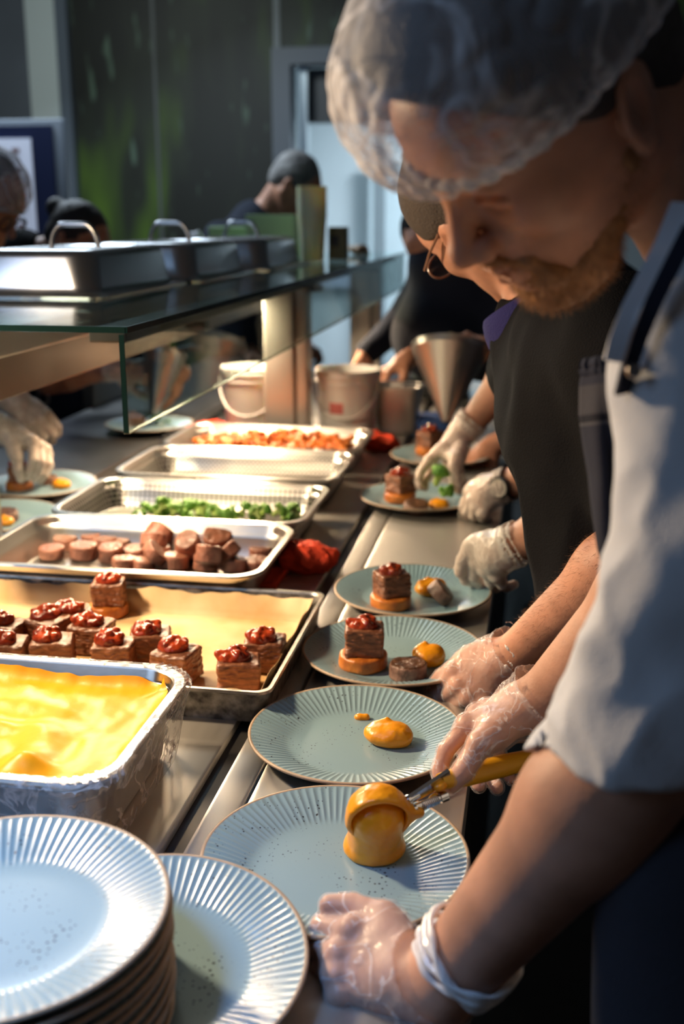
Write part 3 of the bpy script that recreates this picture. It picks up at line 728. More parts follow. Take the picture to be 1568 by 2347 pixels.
def inst(name, me, loc, rz=0, sc=1, tilt=(0, 0), label=None, cat=None, group=None, parent=None):
    o = bpy.data.objects.new(name, me); COL.objects.link(o); o.location = loc; o.rotation_euler = (tilt[0], tilt[1], rz)
    o.scale = (sc, sc, sc) if not isinstance(sc, tuple) else sc
    if parent is not None: o.parent = parent
    return tag(o, label, cat, group)
def beef(loc, i, rz, label, rel=True, group='braised beef cubes with relish', sc=1, ro=(0, 0), tilt=(0, 0)):
    o = inst('beef_cube', CUBES[i % 3], loc, rz, sc, tilt, label, 'beef', group)
    if rel: inst('relish_topping', RELS[i % 3], (ro[0], ro[1], .0395), i*1.3, 1.22, (0, 0), 'glossy red tomato relish', parent=o)
    return o
TZ = .905
TR = [((548, 1548), 'beef cube nearest the front right corner of the parchment tray'), ((608, 1500), 'beef cube behind the corner one, against the right side of the tray'),
      ((405, 1525), 'beef cube just behind the corner of the puree pan rim'), ((346, 1482), 'beef cube with relish, second from the parchment gap in the back row'),
      ((262, 1508), 'beef cube in the front row right behind the middle of the puree pan rim'), ((212, 1462), 'beef cube in the middle row left of the gap'),
      ((122, 1500), 'beef cube in the front row above the puree pan, left of centre'), ((168, 1432), 'beef cube at the back of the group, partly without relish showing'),
      ((112, 1450), 'beef cube beside the backmost one, with a round relish heap'), ((14, 1505), 'beef cube in the front row at the left edge'), ((8, 1462), 'beef cube in the second row cut by the left edge')]
for i, ((px, py), lb) in enumerate(TR):
    p = PH(px, py, TZ+.020); p.z = TZ
    beef(p, i, [.25, .1, -.2, .3, .15, -.1, .3, .5, -.3, .2, .0][i], lb, ro=((-.004, -.001) if i % 2 else (-.006, .003)), sc=1.15)
p = PH(249, 1398, TZ+.008); p.z = TZ
inst('potato_fondant', FON[0], p, .3, 1.08, label='golden potato disc under the lone beef cube at the back of the tray', cat='potato', group='golden potato discs')
beef(p+Vector((0, .004, .0175)), 2, .2, 'lone relish topped beef cube on a potato disc at the back of the parchment', sc=1.02)
# crushed potato on the parchment
s = S()
rs = random.Random(8)
for i in range(16):
    s.ell((rs.gauss(.006, .012), rs.gauss(0, .008), abs(rs.gauss(.006, .006))), (rs.uniform(.004, .009), rs.uniform(.004, .007), rs.uniform(.003, .006)), k=.003)
s.disp(lambda p: .0012*_noise(p, 60, 3))
p = PH(385, 1378, TZ+.008); p.z = TZ+.001
o = smooth_obj('crushed_potato', s, (-.04, -.03, -.006), (.05, .03, .035), .0014, mat('crushed_potato', (.74, .48, .16), .5, col2=(.55, .20, .03), vscale=60), None, p)
o.scale = (1.25, 1.2, 1.1)
tag(o, 'broken golden potato scraps on the parchment right of the lone beef cube', 'potato')
s = S()
for i in range(9): s.ell((rs.gauss(0, .014), rs.gauss(0, .006), .002), (rs.uniform(.004, .009), rs.uniform(.003, .007), .003), k=.002)
p = PH(345, 1392, TZ+.002); p.z = TZ
tag(smooth_obj('mashed_potato', s, (-.05, -.03, -.004), (.05, .03, .010), .0014, mat('pale_mash', (.85, .74, .50), .6), None, p), 'thin pale smear of mashed potato on the parchment', 'potato')
# roasted beef pieces in the steak pan
rs = random.Random(21); base = c3.z+.0035
R1 = [(118, 1262), (190, 1262), (255, 1268), (285, 1285), (330, 1288), (400, 1286), (470, 1290), (540, 1292), (590, 1290), (150, 1240), (215, 1238), (268, 1248), (310, 1262), (360, 1268), (425, 1264), (500, 1268), (600, 1262), (240, 1245)]
R2 = [(350, 1240), (438, 1246), (500, 1225), (532, 1262), (355, 1222), (475, 1275), (345, 1260)]
NM1 = ['at the far left end, front row,', 'second from the left in the front row', 'third from the left in the front row', 'fourth from the left in the front row', 'lying flat, fifth in the front row',
       'sixth from the left along the front', 'seventh from the left along the front', 'second from the right along the front', 'nearest the front right corner', 'leftmost in the back row',
       'second from the left in the back row', 'third from the left in the back row', 'under the left side of the heap', 'in the middle under the heap', 'under the right side of the heap',
       'behind the right part of the heap', 'alone at the right end', 'in the back row left of the heap']
NM2 = ['leftmost of its upper layer', 'in its middle, standing upright', 'topmost, near the back wall of the pan', 'rightmost, large and pale', 'at the back left of its upper layer', 'low at its front right', 'low at its front left']
for k, (px, py) in enumerate(R1):
    p = PH(px, py, base+.014); p.z = base
    lab = 'roasted beef piece %s of the steak pan' % NM1[k]
    inst('beef_piece', PIECES[k % 4], p, rs.uniform(0, 6), rs.uniform(.85, 1.0), (rs.uniform(-.12, .12), rs.uniform(-.12, .12)), lab, 'beef', 'roasted beef pieces, bottom layer')
for k, (px, py) in enumerate(R2):
    p = PH(px, py, base+.038); p.z = base+.024
    inst('beef_piece', PIECES[(k+1) % 4], p, rs.uniform(0, 6), rs.uniform(.9, 1.05), (rs.uniform(-.9, .9), rs.uniform(-.5, .5)), 'roasted beef piece on the heap, %s' % NM2[k], 'beef', 'roasted beef pieces, upper layer')
# broccoli
def broc_mesh(seed):
    rs = random.Random(seed); a = S()
    for i in range(26):
        t = rs.uniform(0, 6.28); ph = rs.uniform(0, 1.2); r = .013
        a.ell((r*math.sin(ph)*math.cos(t), r*math.sin(ph)*math.sin(t), .016+r*.75*math.cos(ph)), (.0052,)*3, k=.001)
    a.disp(lambda p: .0008*_noise(p, 190, seed))
    b = S().cap((0, 0, 0), (0, 0, .014), .0048, .0045, k=0)
    for t in (0, 2, 4): b.cap((0, 0, .008), (.008*math.cos(t), .008*math.sin(t), .018), .0035, .003, k=.003)
    return sdf_mesh('florets', a.ev, (-.026, -.026, .0), (.026, .026, .036), .0011), sdf_mesh('stem', b.ev, (-.018, -.018, -.008), (.018, .018, .026), .0013)
BR = [broc_mesh(1), broc_mesh(2)]
for a, b in BR:
    a.materials.append(M_BROC); b.materials.append(M_BROCSTEM)
    for me in (a, b): me.polygons.foreach_set('use_smooth', np.ones(len(me.polygons), bool))
def broc(loc, i, rot, sc, label, group=None):
    o = inst('broccoli_floret', BR[i][0], loc, rot[2], sc, (rot[0], rot[1]), label, 'broccoli', group)
    inst('stem', BR[i][1], (0, 0, 0), 0, 1, (0, 0), 'paler green stem', parent=o); return o
rs = random.Random(5)
bb_ = c2.z+.012
for k in range(46):
    u = rs.random(); px = 322+u*375; py = 1186+u*6-rs.random()*22*(1.25-abs(u-.35))
    lay = 0 if k < 30 else 1
    p = PH(px, py-8*lay, bb_+.014+lay*.018); p.z = bb_+.006+lay*.018
    p.x = min(p.x, c2.x+.225); p.y = max(min(p.y, c2.y+.10), c2.y-.11)
    broc(p, k % 2, (rs.uniform(-1.5, 1.5), rs.uniform(-1.2, 1.2), rs.uniform(0, 6)), rs.uniform(.85, 1.15), 'small green broccoli floret heaped in the perforated pan', 'broccoli florets in the pan')
# roast vegetable pieces in the far pan
rp = []
for sd in (1, 2):
    s = S().box((0, 0, 0), (.012, .005, .005), .002, k=0).disp(lambda p, sd=sd: .0015*_noise(p, 60, sd)); me = sdf_mesh('roast_piece', s.ev, (-.018, -.011, -.011), (.018, .011, .011), .0018); me.materials.append(M_ROAST); rp.append(me)
for k in range(240):
    u, v_ = rs.uniform(-1, 1), rs.uniform(-1, 1)
    hmax = .044+.026*max(0, 1-((u-.1)**2*1.2+v_*v_*.8))
    inst('roast_vegetable_piece', rp[k % 2], (c0.x+.215*u*.95+.008, c0.y+.105*v_, c0.z+.008+hmax*(.55+.45*rs.random())), rs.uniform(0, 6), rs.uniform(.9, 1.5), (rs.uniform(-.6, .6), rs.uniform(-.6, .6)), 'small golden roast vegetable piece heaped in the farthest pan', 'vegetable', 'roast vegetable pieces')
s = S().box((0, 0, .02), (.20, .095, .018), .012, k=0).disp(lambda p: .004*_noise(p, 14, 4))
o = smooth_obj('roast_vegetable_heap', s, (-.23, -.125, -.01), (.23, .125, .06), .005, M_ROAST, None, (c0.x, c0.y, c0.z+.006)); tag(o, 'golden mass of roast vegetable pieces under the loose ones in the farthest pan', 'vegetable', kind='stuff')
# clear tubs and film in the pans
def tub(p, r, h, label, rz=0):
    o = MB().lathe([(.0001, 0), (r*.8, 0), (r*.84, .003), (r, h), (r+.003, h), (r+.003, h-.002), (r-.002, h-.003), (r*.8, .003), (.0001, .003)], 32).build('plastic_tub', glassy, None, p); tag(o, label, 'tub'); return o
glassy = mat('milky_plastic', (.74, .76, .68), .3, sss=.2)
tub(Vector((c2.x-.155, c2.y-.02, c2.z+.003)), .042, .035, 'small milky plastic tub at the left end of the broccoli pan')
s = S()
for i in range(7): s.cap((rs.uniform(-.05, .05), rs.uniform(-.02, .02), rs.uniform(0, .02)), (rs.uniform(-.05, .05), rs.uniform(-.02, .02), rs.uniform(0, .025)), .006, .004, k=.01)
o = smooth_obj('plastic_film_scrap', s, (-.07, -.04, -.012), (.07, .04, .04), .0025, M_BUCKET, None, (c1.x-.05, c1.y-.06, c1.z+.010)); tag(o, 'crumpled white plastic scrap in the nearly empty perforated pan', 'film')

# ---- plated food
def dish(base, px, py, i, who, rz=.2, sc=1.0):
    p = PH(px, py, base.z+.017); z = base.z+.0085
    inst('potato_fondant', FON[i % 2], (p.x, p.y, z), i, sc*1.08, label='golden potato disc under the beef cube on %s' % who, cat='potato', group='golden potato discs')
    beef(Vector((p.x+.001, p.y+.003, z+.0175*sc)), i, rz, 'relish topped beef cube stacked on the plate: %s' % who, sc=sc*.98, ro=(-.002, 0))
def puree(loc, seed, r, h, label, st_=1.3, rz=0):
    s = S(); rs = random.Random(seed)
    s.ell((0, 0, h*.42), (r*st_, r, h*.55), k=.004); s.ell((r*.45, r*.1, h*.45), (r*.8, r*.8, h*.55), k=.006)
    for i in range(5): s.ell((rs.uniform(-r, r)*.8, rs.uniform(-.4, .4)*r, h*rs.uniform(.5, .9)), (r*.4, r*.13, h*.16), k=.006)
    s.cap((-r*.9, r*.3, h*.7), (-r*.2, r*.4, h*1.0), h*.10, h*.14, k=.006)
    s.disp(lambda p: .0012*_noise(p, 28, seed))
    s.cut((0, 0, 0), (0, 0, -1), .002)
    o = smooth_obj('puree_dollop', s, (-r*2.3, -r*1.8, -.003), (r*2.3, r*1.8, h*1.5), .0013, M_PUREE, None, loc); o.rotation_euler.z = rz
    return tag(o, label, 'puree', 'squash puree dollops')
zp = lambda b: b.z+.0083
def on(b, px, py, dz=.0): p = PH(px, py, b.z+.009+dz); p.z = zp(b); return p
dish(pD, 833, 1514, 0, 'the plate held by the hairy arm', .15, 1.10)
inst('beef_medallion', MEDS[0], on(pD, 936, 1535, .011), .4, 1.08, (0, 0), 'round thick beef medallion with seared crust on the plate held by the hairy arm', 'beef', 'beef medallions')
puree(on(pD, 982, 1508, .01), 3, .019, .030, 'squash puree dollop behind the round medallion', 1.2, .3)
dish(pE, 896, 1378, 1, 'the plate next to the red cloth', .55, 1.06)
inst('beef_medallion', MEDS[1], on(pE, 998, 1378, .004)+Vector((0, 0, .012)), 1.4, 1.0, (.75, .35), 'beef medallion tilted on its edge on the plate next to the red cloth', 'beef', 'beef medallions')
puree(on(pE, 988, 1352, .008), 5, .020, .026, 'squash puree mostly hidden behind the tilted medallion', 1.4, .2)
dish(pF, 917, 1140, 2, 'the plate beside the wristwatch', .9, 1.12)
inst('beef_medallion', MEDS[2], on(pF, 953, 1158, .012), .4, 1.05, (.25, 0), 'small beef medallion in front of the stack beside the wristwatch', 'beef', 'beef medallions')
puree(on(pF, 1005, 1157, .008), 6, .018, .020, 'squash puree at the front of the plate beside the wristwatch', 1.3, 0)
dish(pG, 985, 1035, 1, 'the farthest right hand plate', .9, 1.2)
puree(on(pC, 890, 1684, .010), 9, .022, .026, 'low smooth puree blob on the plate with nothing else', 1.45, -.15)
s = S().ell((0, 0, .002), (.0075, .0055, .005), k=0).ell((.008, .001, .002), (.005, .005, .005), k=.003)
tag(smooth_obj('puree_drip', s, (-.015, -.01, -.003), (.018, .01, .009), .001, M_PUREE, None, on(pC, 825, 1646)), 'tiny puree drip left of the low puree blob', 'puree')
# left plates
dish(pH, 45, 1112, 0, 'the plate under the left gloved hands', .3, 1.0)
inst('beef_medallion', MEDS[0], on(pH, 108, 1098, .011), 0, .95, (0, 0), 'beef medallion beside puree under the left gloved hands', 'beef', 'beef medallions')
puree(on(pH, 140, 1112, .006), 11, .018, .020, 'small puree dollop under the left gloved hands', 1.2)
inst('beef_medallion', MEDS[2], on(pI, 12, 1180, .012), 0, 1.1, (.2, 0), 'beef medallion on the plate cut by the left edge', 'beef', 'beef medallions')
puree(on(pI, 10, 1196, .006), 12, .016, .018, 'puree dollop on the plate cut by the left edge', 1.2)
def leaves(loc, seed, n, r, label):
    rs = random.Random(seed); mb = MB()
    for i in range(n):
        a = rs.uniform(0, 6.28); rad = rs.uniform(0, r); c = Vector((rad*math.cos(a), rad*math.sin(a)*.7, rs.uniform(.004, .028)))
        M = Matrix.Rotation(rs.uniform(0, 6), 3, 'Z') @ Matrix.Rotation(rs.uniform(-.9, .9), 3, 'X')
        L = rs.uniform(.010, .018); W = L*.55
        pts = [(-L, 0, 0), (-L*.4, W*.8, .003), (.3*L, W, .002), (L, 0, -.003), (.3*L, -W, .002), (-L*.4, -W*.8, .003), (0, 0, -.002)]
        pts = [c+M @ Vector(q) for q in pts]
        mb.add(pts+[q+Vector((0, 0, -.0009)) for q in pts], [(6, i_, (i_+1) % 6) for i_ in range(6)]+[(13, 7+(i_+1) % 6, 7+i_) for i_ in range(6)])
    o = mb.build('salad_leaves', M_LEAF, None, loc); tag(o, label, 'salad', kind='stuff'); return o
leaves(on(pJ, 358, 972), 3, 34, .05, 'green salad leaves on the plate below the hanging glass')
inst('beef_medallion', MEDS[1], on(pJ, 312, 966, .01), 0, 1.2, (0, 0), 'beef medallion beside salad on the plate below the hanging glass', 'beef', 'beef medallions')
# ================================================================== people
def frame(fwd, up):
    """columns: forward, left, up (world)"""
    f_ = Vector(fwd).normalized(); u_ = Vector(up); u_ = (u_-f_*u_.dot(f_)).normalized(); l_ = u_.cross(f_)
    return Matrix((f_, l_, u_)).transposed()
class Head:
    def __init__(s, c, fwd, up, sc=1.0):
        s.c = Vector(c); s.M = frame(fwd, up); s.sc = sc; s.R = np.array([list(r) for r in s.M], np.float32)
    def w(s, x, y, z): return s.c+s.M @ (Vector((x, y, z))*s.sc)
    def e(s, S_, c, r, k=.01, op='ell', rot=None):
        R = s.R if rot is None else s.R @ np.array([list(q) for q in rot], np.float32)
        getattr(S_, op)(s.w(*c), tuple(a*s.sc for a in r), R, k=k*s.sc)
    def cp(s, S_, a, b, ra, rb=None, k=.01): S_.cap(s.w(*a), s.w(*b), ra*s.sc, (ra if rb is None else rb)*s.sc, k=k*s.sc)
    def face(s, S_, detail=True):
        e, cp = s.e, s.cp
        e(S_, (-.002, 0, .045), (.098, .078, .088), .01)
        e(S_, (.030, 0, -.015), (.066, .066, .085), .03)
        e(S_, (.076, 0, .045), (.022, .052, .035), .03)
        for y in (1, -1):
            cp(S_, (-.005, y*.056, -.035), (.062, y*.026, -.098), .020, .018, .03)
            e(S_, (.062, y*.042, -.014), (.026, .020, .020), .025)
        e(S_, (.078, 0, -.098), (.019, .024, .018), .02)
        e(S_, (.078, 0, -.062), (.026, .034, .034), .02)
        if not detail: 
            cp(S_, (.094, 0, .012), (.118, 0, -.030), .008, .012, .012)
        else:
            cp(S_, (.092, -.036, .026), (.096, -.010, .022), .010, .009, .012); cp(S_, (.092, .036, .026), (.096, .010, .022), .010, .009, .012)
            for y in (1, -1):
                e(S_, (.102, y*.032, .006), (.014, .016, .011), .012, 'sub_ell')
                e(S_, (.0795, y*.031, .006), (.0135, .0145, .0125), .003)
                cp(S_, (.090, y*.045, .006), (.0935, y*.020, .003), .0032, .0028, .003)
            cp(S_, (.094, 0, .018), (.117, 0, -.026), .0075, .0095, .012)
            e(S_, (.119, 0, -.031), (.0125, .0115, .0105), .006)
            for y in (1, -1):
                e(S_, (.109, y*.0125, -.035), (.0105, .0075, .0085), .006)
                e(S_, (.112, y*.007, -.044), (.005, .0035, .003), .003, 'sub_ell')
                cp(S_, (.1035, 0, -.0625), (.093, y*.024, -.066), .0058, .003, .004)
                cp(S_, (.1025, 0, -.0735), (.092, y*.022, -.069), .0068, .003, .004)
            cp(S_, (.1085, -.018, -.0682), (.1085, .018, -.0682), .0008, .0008, .0)
        for y in (1, -1):
            tilt = Matrix.Rotation(-.22, 3, 'Y') @ Matrix.Rotation(y*.35, 3, 'Z')
            e(S_, (-.012, y*.080, .004), (.019, .0075, .033), .005, 'ell', tilt)
            e(S_, (-.006, y*.090, .006), (.010, .0075, .019), .004, 'sub_ell', tilt)
            e(S_, (.001, y*.080, -.004), (.005, .006, .008), .004)
            e(S_, (-.006, y*.079, -.026), (.008, .0055, .008), .004)
def arm_pts(S_, sh, el, wr, r=(.052, .046, .040, .027), k=.03):
    mid = Vector(el).lerp(Vector(wr), .28)
    S_.cap(sh, el, r[0], r[1], k=k); S_.cap(el, mid, r[1]*.98, r[2]*1.04, k=k); S_.cap(mid, wr, r[2]*1.04, r[3], k=k)
FL = [(.044, .026, .020), (.049, .030, .021), (.046, .028, .021), (.036, .021, .019)]
FR = [(.0098, .0088, .0082, .0072), (.0100, .0090, .0083, .0073), (.0096, .0086, .0080, .0070), (.0086, .0076, .0070, .0062)]
def hand_joints(wr, xdir, dorsal, side, curls, thumb=None, sc=1.0, spread=.05):
    """joint positions of a hand; side +1 right, -1 left; curls: four (mcp, pip, dip) in degrees"""
    x = Vector(xdir).normalized(); z = Vector(dorsal); z = (z-x*z.dot(x)).normalized(); y = z.cross(x)*side
    wr = Vector(wr); J = {'wr': wr, 'kn': [], 'fi': [], 'x': x, 'y': y, 'z': z}
    for i in range(4):
        ky = (.030, .009, -.012, -.031)[i]*sc; kx = (.086, .090, .084, .075)[i]*sc; kz = (0, .003, .001, -.004)[i]*sc
        k = wr+x*kx+y*ky+z*kz; J['kn'].append(k); pts = []; a = 0; q = k; sp_ = spread*(1.5-i)
        for L, c in zip(FL[i], curls[i]):
            a += math.radians(c); d = (x*math.cos(a)-z*math.sin(a)+y*sp_*max(0, math.cos(a))).normalized(); q = q+d*L*sc; pts.append(q)
        J['fi'].append(pts)
    t = thumb or ((.030, .030, -.012), (.6, .6, -.45), (.85, .25, -.45), (.9, .1, -.4))
    b = wr+x*.018*sc+y*.018*sc-z*.008*sc; q = b; pts = [b]
    for d, L in zip(t[1:], (.046, .034, .027)):
        q = q+(x*d[0]+y*d[1]+z*d[2]).normalized()*L*sc; pts.append(q)
    J['th'] = pts; J['sc'] = sc; return J
def joints_at(wr, kn, fi, th, sc=1.0):
    g = lambda t: P(*t)
    J = {'wr': g(wr), 'kn': [g(k) for k in kn], 'fi': [[g(q) for q in f] for f in fi], 'th': [g(q) for q in th], 'sc': sc}
    return J
def hand_sdf(S_, J, off=0.0, fat=1.0):
    sc = J['sc']*fat; wr = J['wr']
    kc = sum(J['kn'], Vector())/4
    S_.cap(wr, wr.lerp(kc, .35), .024*sc+off, .027*sc+off, k=.02)
    for i, k in enumerate(J['kn']):
        S_.cap(wr.lerp(kc, .12)+(k-kc)*.35, k, .0135*sc+off, (.0115, .0118, .0112, .0102)[i]*sc+off, k=.014)
    th = J['th']
    S_.cap(th[0], th[1], .0165*sc+off, .0140*sc+off, k=.016)
    S_.cap(J['kn'][0].lerp(wr, .35), th[1].lerp(th[0], .4), .010*sc+off, .011*sc+off, k=.018)
    for k_ in J['kn']: S_.ell(k_+J.get('dz', Vector((0, 0, 0))), (.0125*sc+off,)*3, k=.004)
    S_.cap(th[1], th[2], .0125*sc+off, .0108*sc+off, k=.004); S_.cap(th[2], th[3], .0108*sc+off, .0088*sc+off, k=.003)
    for i, pts in enumerate(J['fi']):
        q = J['kn'][i]; r = FR[i]
        for j, p in enumerate(pts):
            S_.cap(q, p, r[j]*sc+off, r[j+1]*sc+off, k=.006 if j == 0 else .0022); q = p
def hand_pts(J): return [J['wr']]+J['kn']+[q for f in J['fi'] for q in f]+J['th']
def glove(J, elbow, parent, m, h=.0016, wr=.003, cuff=.045, seed=1, cuffmat=None, r_wr=.031, r_fl=.040, loose=.0018, label=None, fat=1.0):
    S_ = S(); hand_sdf(S_, J, loose, fat)
    w_ = Vector(J['wr']); ax = (Vector(elbow)-w_).normalized(); end = w_+ax*cuff
    S_.cap(w_, w_+ax*cuff*.55, r_wr, r_wr+.002, k=.02); S_.cap(w_+ax*cuff*.55, end+ax*.03, r_wr+.002, r_fl, k=.012)
    a = np.array(ax, np.float32); wn = np.array(w_, np.float32)
    def crease(p):
        t = (p-wn)@a; g = np.clip(1+t/.10, .25, 1.6)
        n1 = _noise(p, 11, seed); n2 = _noise(p*np.array([1, .6, 1.3], np.float32), 26, seed+5)
        rid = (1-np.minimum(1, np.abs(n1)*5))*.9+(1-np.minimum(1, np.abs(n2)*5))*.5
        cu = np.clip((t-.0)/.03, 0, 1)*np.sin(t*520+4*n1)*.5
        return (-(rid-.35)*g*wr*.55-cu*wr*.9).astype(np.float32)
    S_.disp(crease); S_.cut(end, ax, .0015)
    S_.sub_cap(end-ax*.012, end+ax*.05, r_fl-.004, r_fl-.001, k=.001)
    lo, hi = bounds_of(hand_pts(J)+[end], .05)
    me = sdf_mesh('glove', S_.ev, lo, hi, h)
    if cuffmat is not None:
        n = len(me.polygons); ce = np.zeros(n*3, np.float32); me.polygons.foreach_get('center', ce)
        t = (ce.reshape(-1, 3)-wn)@a; 
        o = link_mesh('glove', me, [m, cuffmat], parent); me.polygons.foreach_set('material_index', (t > cuff-.020).astype(np.int32))
    else: o = link_mesh('glove', me, m, parent)
    if label: o['label'] = label
    return o
def strands(name, me, m, n, length, seed, parent, keep=None, droop=(0, 0, -1), rad=.00012, lay=None, dr=.5):
    """short hairs standing on a surface"""
    rs = np.random.RandomState(seed); N_ = len(me.vertices)
    co = np.zeros(N_*3, np.float32); me.vertices.foreach_get('co', co); co = co.reshape(-1, 3)
    no = np.zeros(N_*3, np.float32); me.vertex_normals.foreach_get('vector', no); no = no.reshape(-1, 3)
    ok = np.arange(N_) if keep is None else np.where(keep(co, no))[0]
    if not len(ok): return None
    pk = rs.choice(ok, n); mb_v = []; mb_f = []; dv = np.array(droop, np.float32)
    for c, nn in zip(co[pk], no[pk]):
        L = length*rs.uniform(.5, 1.2); d = nn*(1-dr)+dv*dr+rs.normal(size=3)*.35; d /= np.linalg.norm(d)
        s_ = np.cross(d, rs.normal(size=3)); s_ /= np.linalg.norm(s_)+1e-9; t_ = np.cross(d, s_)
        p0 = c-nn*.0008; p1 = p0+d*L*.55; d2 = d+dv*.4; d2 /= np.linalg.norm(d2); p2 = p1+d2*L*.45
        b = len(mb_v); p0, p1, p2 = (p0, p1, p2)
        for q, r in ((p0, rad), (p1, rad*.8)):
            for an in (0, 2.094, 4.189): mb_v.append(q+s_*(r*math.cos(an))+t_*(r*math.sin(an)))
        mb_v.append(p2)
        for i in range(3):
            j = (i+1) % 3; mb_f.append((b+i, b+j, b+3+j, b+3+i)); mb_f.append((b+3+i, b+3+j, b+6))
    me2 = bpy.data.meshes.new(name); me2.from_pydata([tuple(v) for v in mb_v], [], mb_f); me2.update()
    return link_mesh(name, me2, m, parent)
def legs(S_, pel, foot, r=.085, k=.04):
    for s_ in (-.10, .10):
        a = Vector(pel)+Vector((0, s_, -.05)); b = Vector((foot[0], foot[1]+s_*1.2, .48)); c = Vector((foot[0], foot[1]+s_*1.2, .06))
        S_.cap(a, b, r, r*.68, k=k); S_.cap(b, c, r*.66, r*.5, k=.02)
def shoes(parent, foot, face=-1):
    for s_ in (-.12, .12):
        S_ = S().cap((foot[0]+.03, foot[1]+s_, .045), (foot[0]+face*.17, foot[1]+s_, .035), .042, .036, k=0).cut((0, 0, .002), (0, 0, -1))
        link_mesh('shoe', sdf_mesh('shoe', S_.ev, (foot[0]-.3, foot[1]+s_-.08, -.01), (foot[0]+.3, foot[1]+s_+.08, .12), .008), M_BLACK, parent)
def rel(root, objs=None):
    """make children keep their world place under a root placed at its feet"""
    for ch in root.children:
        if ch.type == 'MESH' and not ch.get('_rel'):
            ch.data.transform(Matrix.Translation(-root.location)); ch['_rel'] = 1
            del ch['_rel']
def folds(scale, amp, seed, stretch=(1, 1, .35)):
    st_ = np.array(stretch, np.float32)
    def f(p):
        n = _noise(p*st_, scale, seed); m_ = _noise(p*st_[[2, 1, 0]], scale*.7, seed+9)
        return (amp*(np.abs(n)*2-.5)+amp*.6*m_).astype(np.float32)
    return f

# ---------------------------------------------------------------- the chef in white at the right
chef = empty('person', (.42, 1.02, 0)); tag(chef, 'person in white jacket and hairnet bending over the near plates, scooping puree', 'person')
HM = Matrix(((-.662, .495, -.563), (-.7495, -.420, .512), (.0168, .761, .6486)))
cF = CV(HM[0][0], HM[1][0], HM[2][0]); cU = CV(HM[0][2], HM[1][2], HM[2][2])
H1 = Head(C0+CV(.153, .299, -.797), cF, cU, 1.0)
neckb = C0+CV(.345, .235, -.86)
pelv = C0+CV(.56, -.42, -.86)
shL = C0+CV(.315, .115, -.69); elL = P(1512, 1664, .765); wrL = P(1010, 2262, .905)
shR = C0+CV(.36, .17, -1.02); elR = C0+CV(.345, -.03, -1.05); wrR = P(1240, 1612, 1.165)
# left hand steadying the plate, thumb on its rim, fingers under it
JL = joints_at((985, 2265, .912),
    [(806, 2135, .960), (778, 2188, .948), (774, 2236, .938), (782, 2282, .930)],
    [[(735, 2122, .985), (722, 2150, 1.008), (742, 2172, 1.02)], [(724, 2178, .975), (716, 2190, 1.000), (745, 2205, 1.015)],
     [(732, 2228, .962), (728, 2232, .985), (760, 2245, 1.0)], [(752, 2278, .950), (752, 2282, .968), (780, 2285, .985)]],
    [(925, 2180, .935), (880, 2104, .966), (808, 2078, .985), (755, 2074, .990)])
JL['dz'] = CV(-.2, .35, .9)*.0045
JR = joints_at((1232, 1618, 1.165),
    [(1072, 1664, 1.165), (1095, 1640, 1.195), (1118, 1626, 1.225), (1150, 1612, 1.25)],
    [[(1022, 1722, 1.165), (1008, 1768, 1.16), (1012, 1800, 1.152)], [(1060, 1708, 1.215), (1085, 1775, 1.20), (1098, 1800, 1.175)],
     [(1095, 1705, 1.24), (1128, 1785, 1.21), (1140, 1806, 1.185)], [(1135, 1700, 1.255), (1160, 1770, 1.225), (1172, 1786, 1.205)]],
    [(1178, 1655, 1.145), (1102, 1705, 1.125), (1062, 1768, 1.118), (1034, 1800, 1.120)])
sk = S()
H1.face(sk)
sk.cap(H1.w(-.03, 0, -.03), neckb, .056, .066, k=.03)
sk.cap(neckb, C0+CV(.42, .03, -.86), .10, .145, k=.05); sk.cap(C0+CV(.42, .03, -.86), pelv, .14, .14, k=.05)
sk.cap(shL+CV(.02, .0, -.02), shR, .065, .065, k=.06)
arm_pts(sk, shL, elL, wrL, (.054, .048, .047, .031)); arm_pts(sk, shR, elR, wrR, (.055, .047, .045, .030))
hand_sdf(sk, JL, 0, 1.05); hand_sdf(sk, JR)
legs(sk, pelv, (.42, 1.02), .075)
lo, hi = bounds_of([pelv, shL, shR, wrL, wrR, H1.w(-.02, 0, .15), H1.w(.13, 0, -.03), elL]+hand_pts(JL)+hand_pts(JR), .14)
lo[2] = .02; hi[1] = max(hi[1], 1.35)
bme = sdf_mesh('body', sk.ev, lo, hi, .0034)
# the skin of head and near arm refined: ears, eyelids and lips need a finer grid than the trunk
bodyo = link_mesh('body', bme, M_SKIN, chef)
chef_body = bme
fine = S(); H1.face(fine); fine.cap(H1.w(-.03, 0, -.03), neckb, .056, .066, k=.03)
fine.disp(lambda p: .0006+0*p[:, 0])
fine.ops[-1] = ('d', lambda p: np.full(len(p), -.0008, np.float32), 0)
fine.cut(H1.w(-.045, 0, -.075), (H1.M @ Vector((-.62, 0, -.78))))
lo, hi = bounds_of([H1.w(x, y, z) for x in (-.1, .12) for y in (-.09, .09) for z in (-.12, .13)], .02)
fme = sdf_mesh('face', fine.ev, lo, hi, .0017)
link_mesh('face', fme, M_SKIN2, chef)
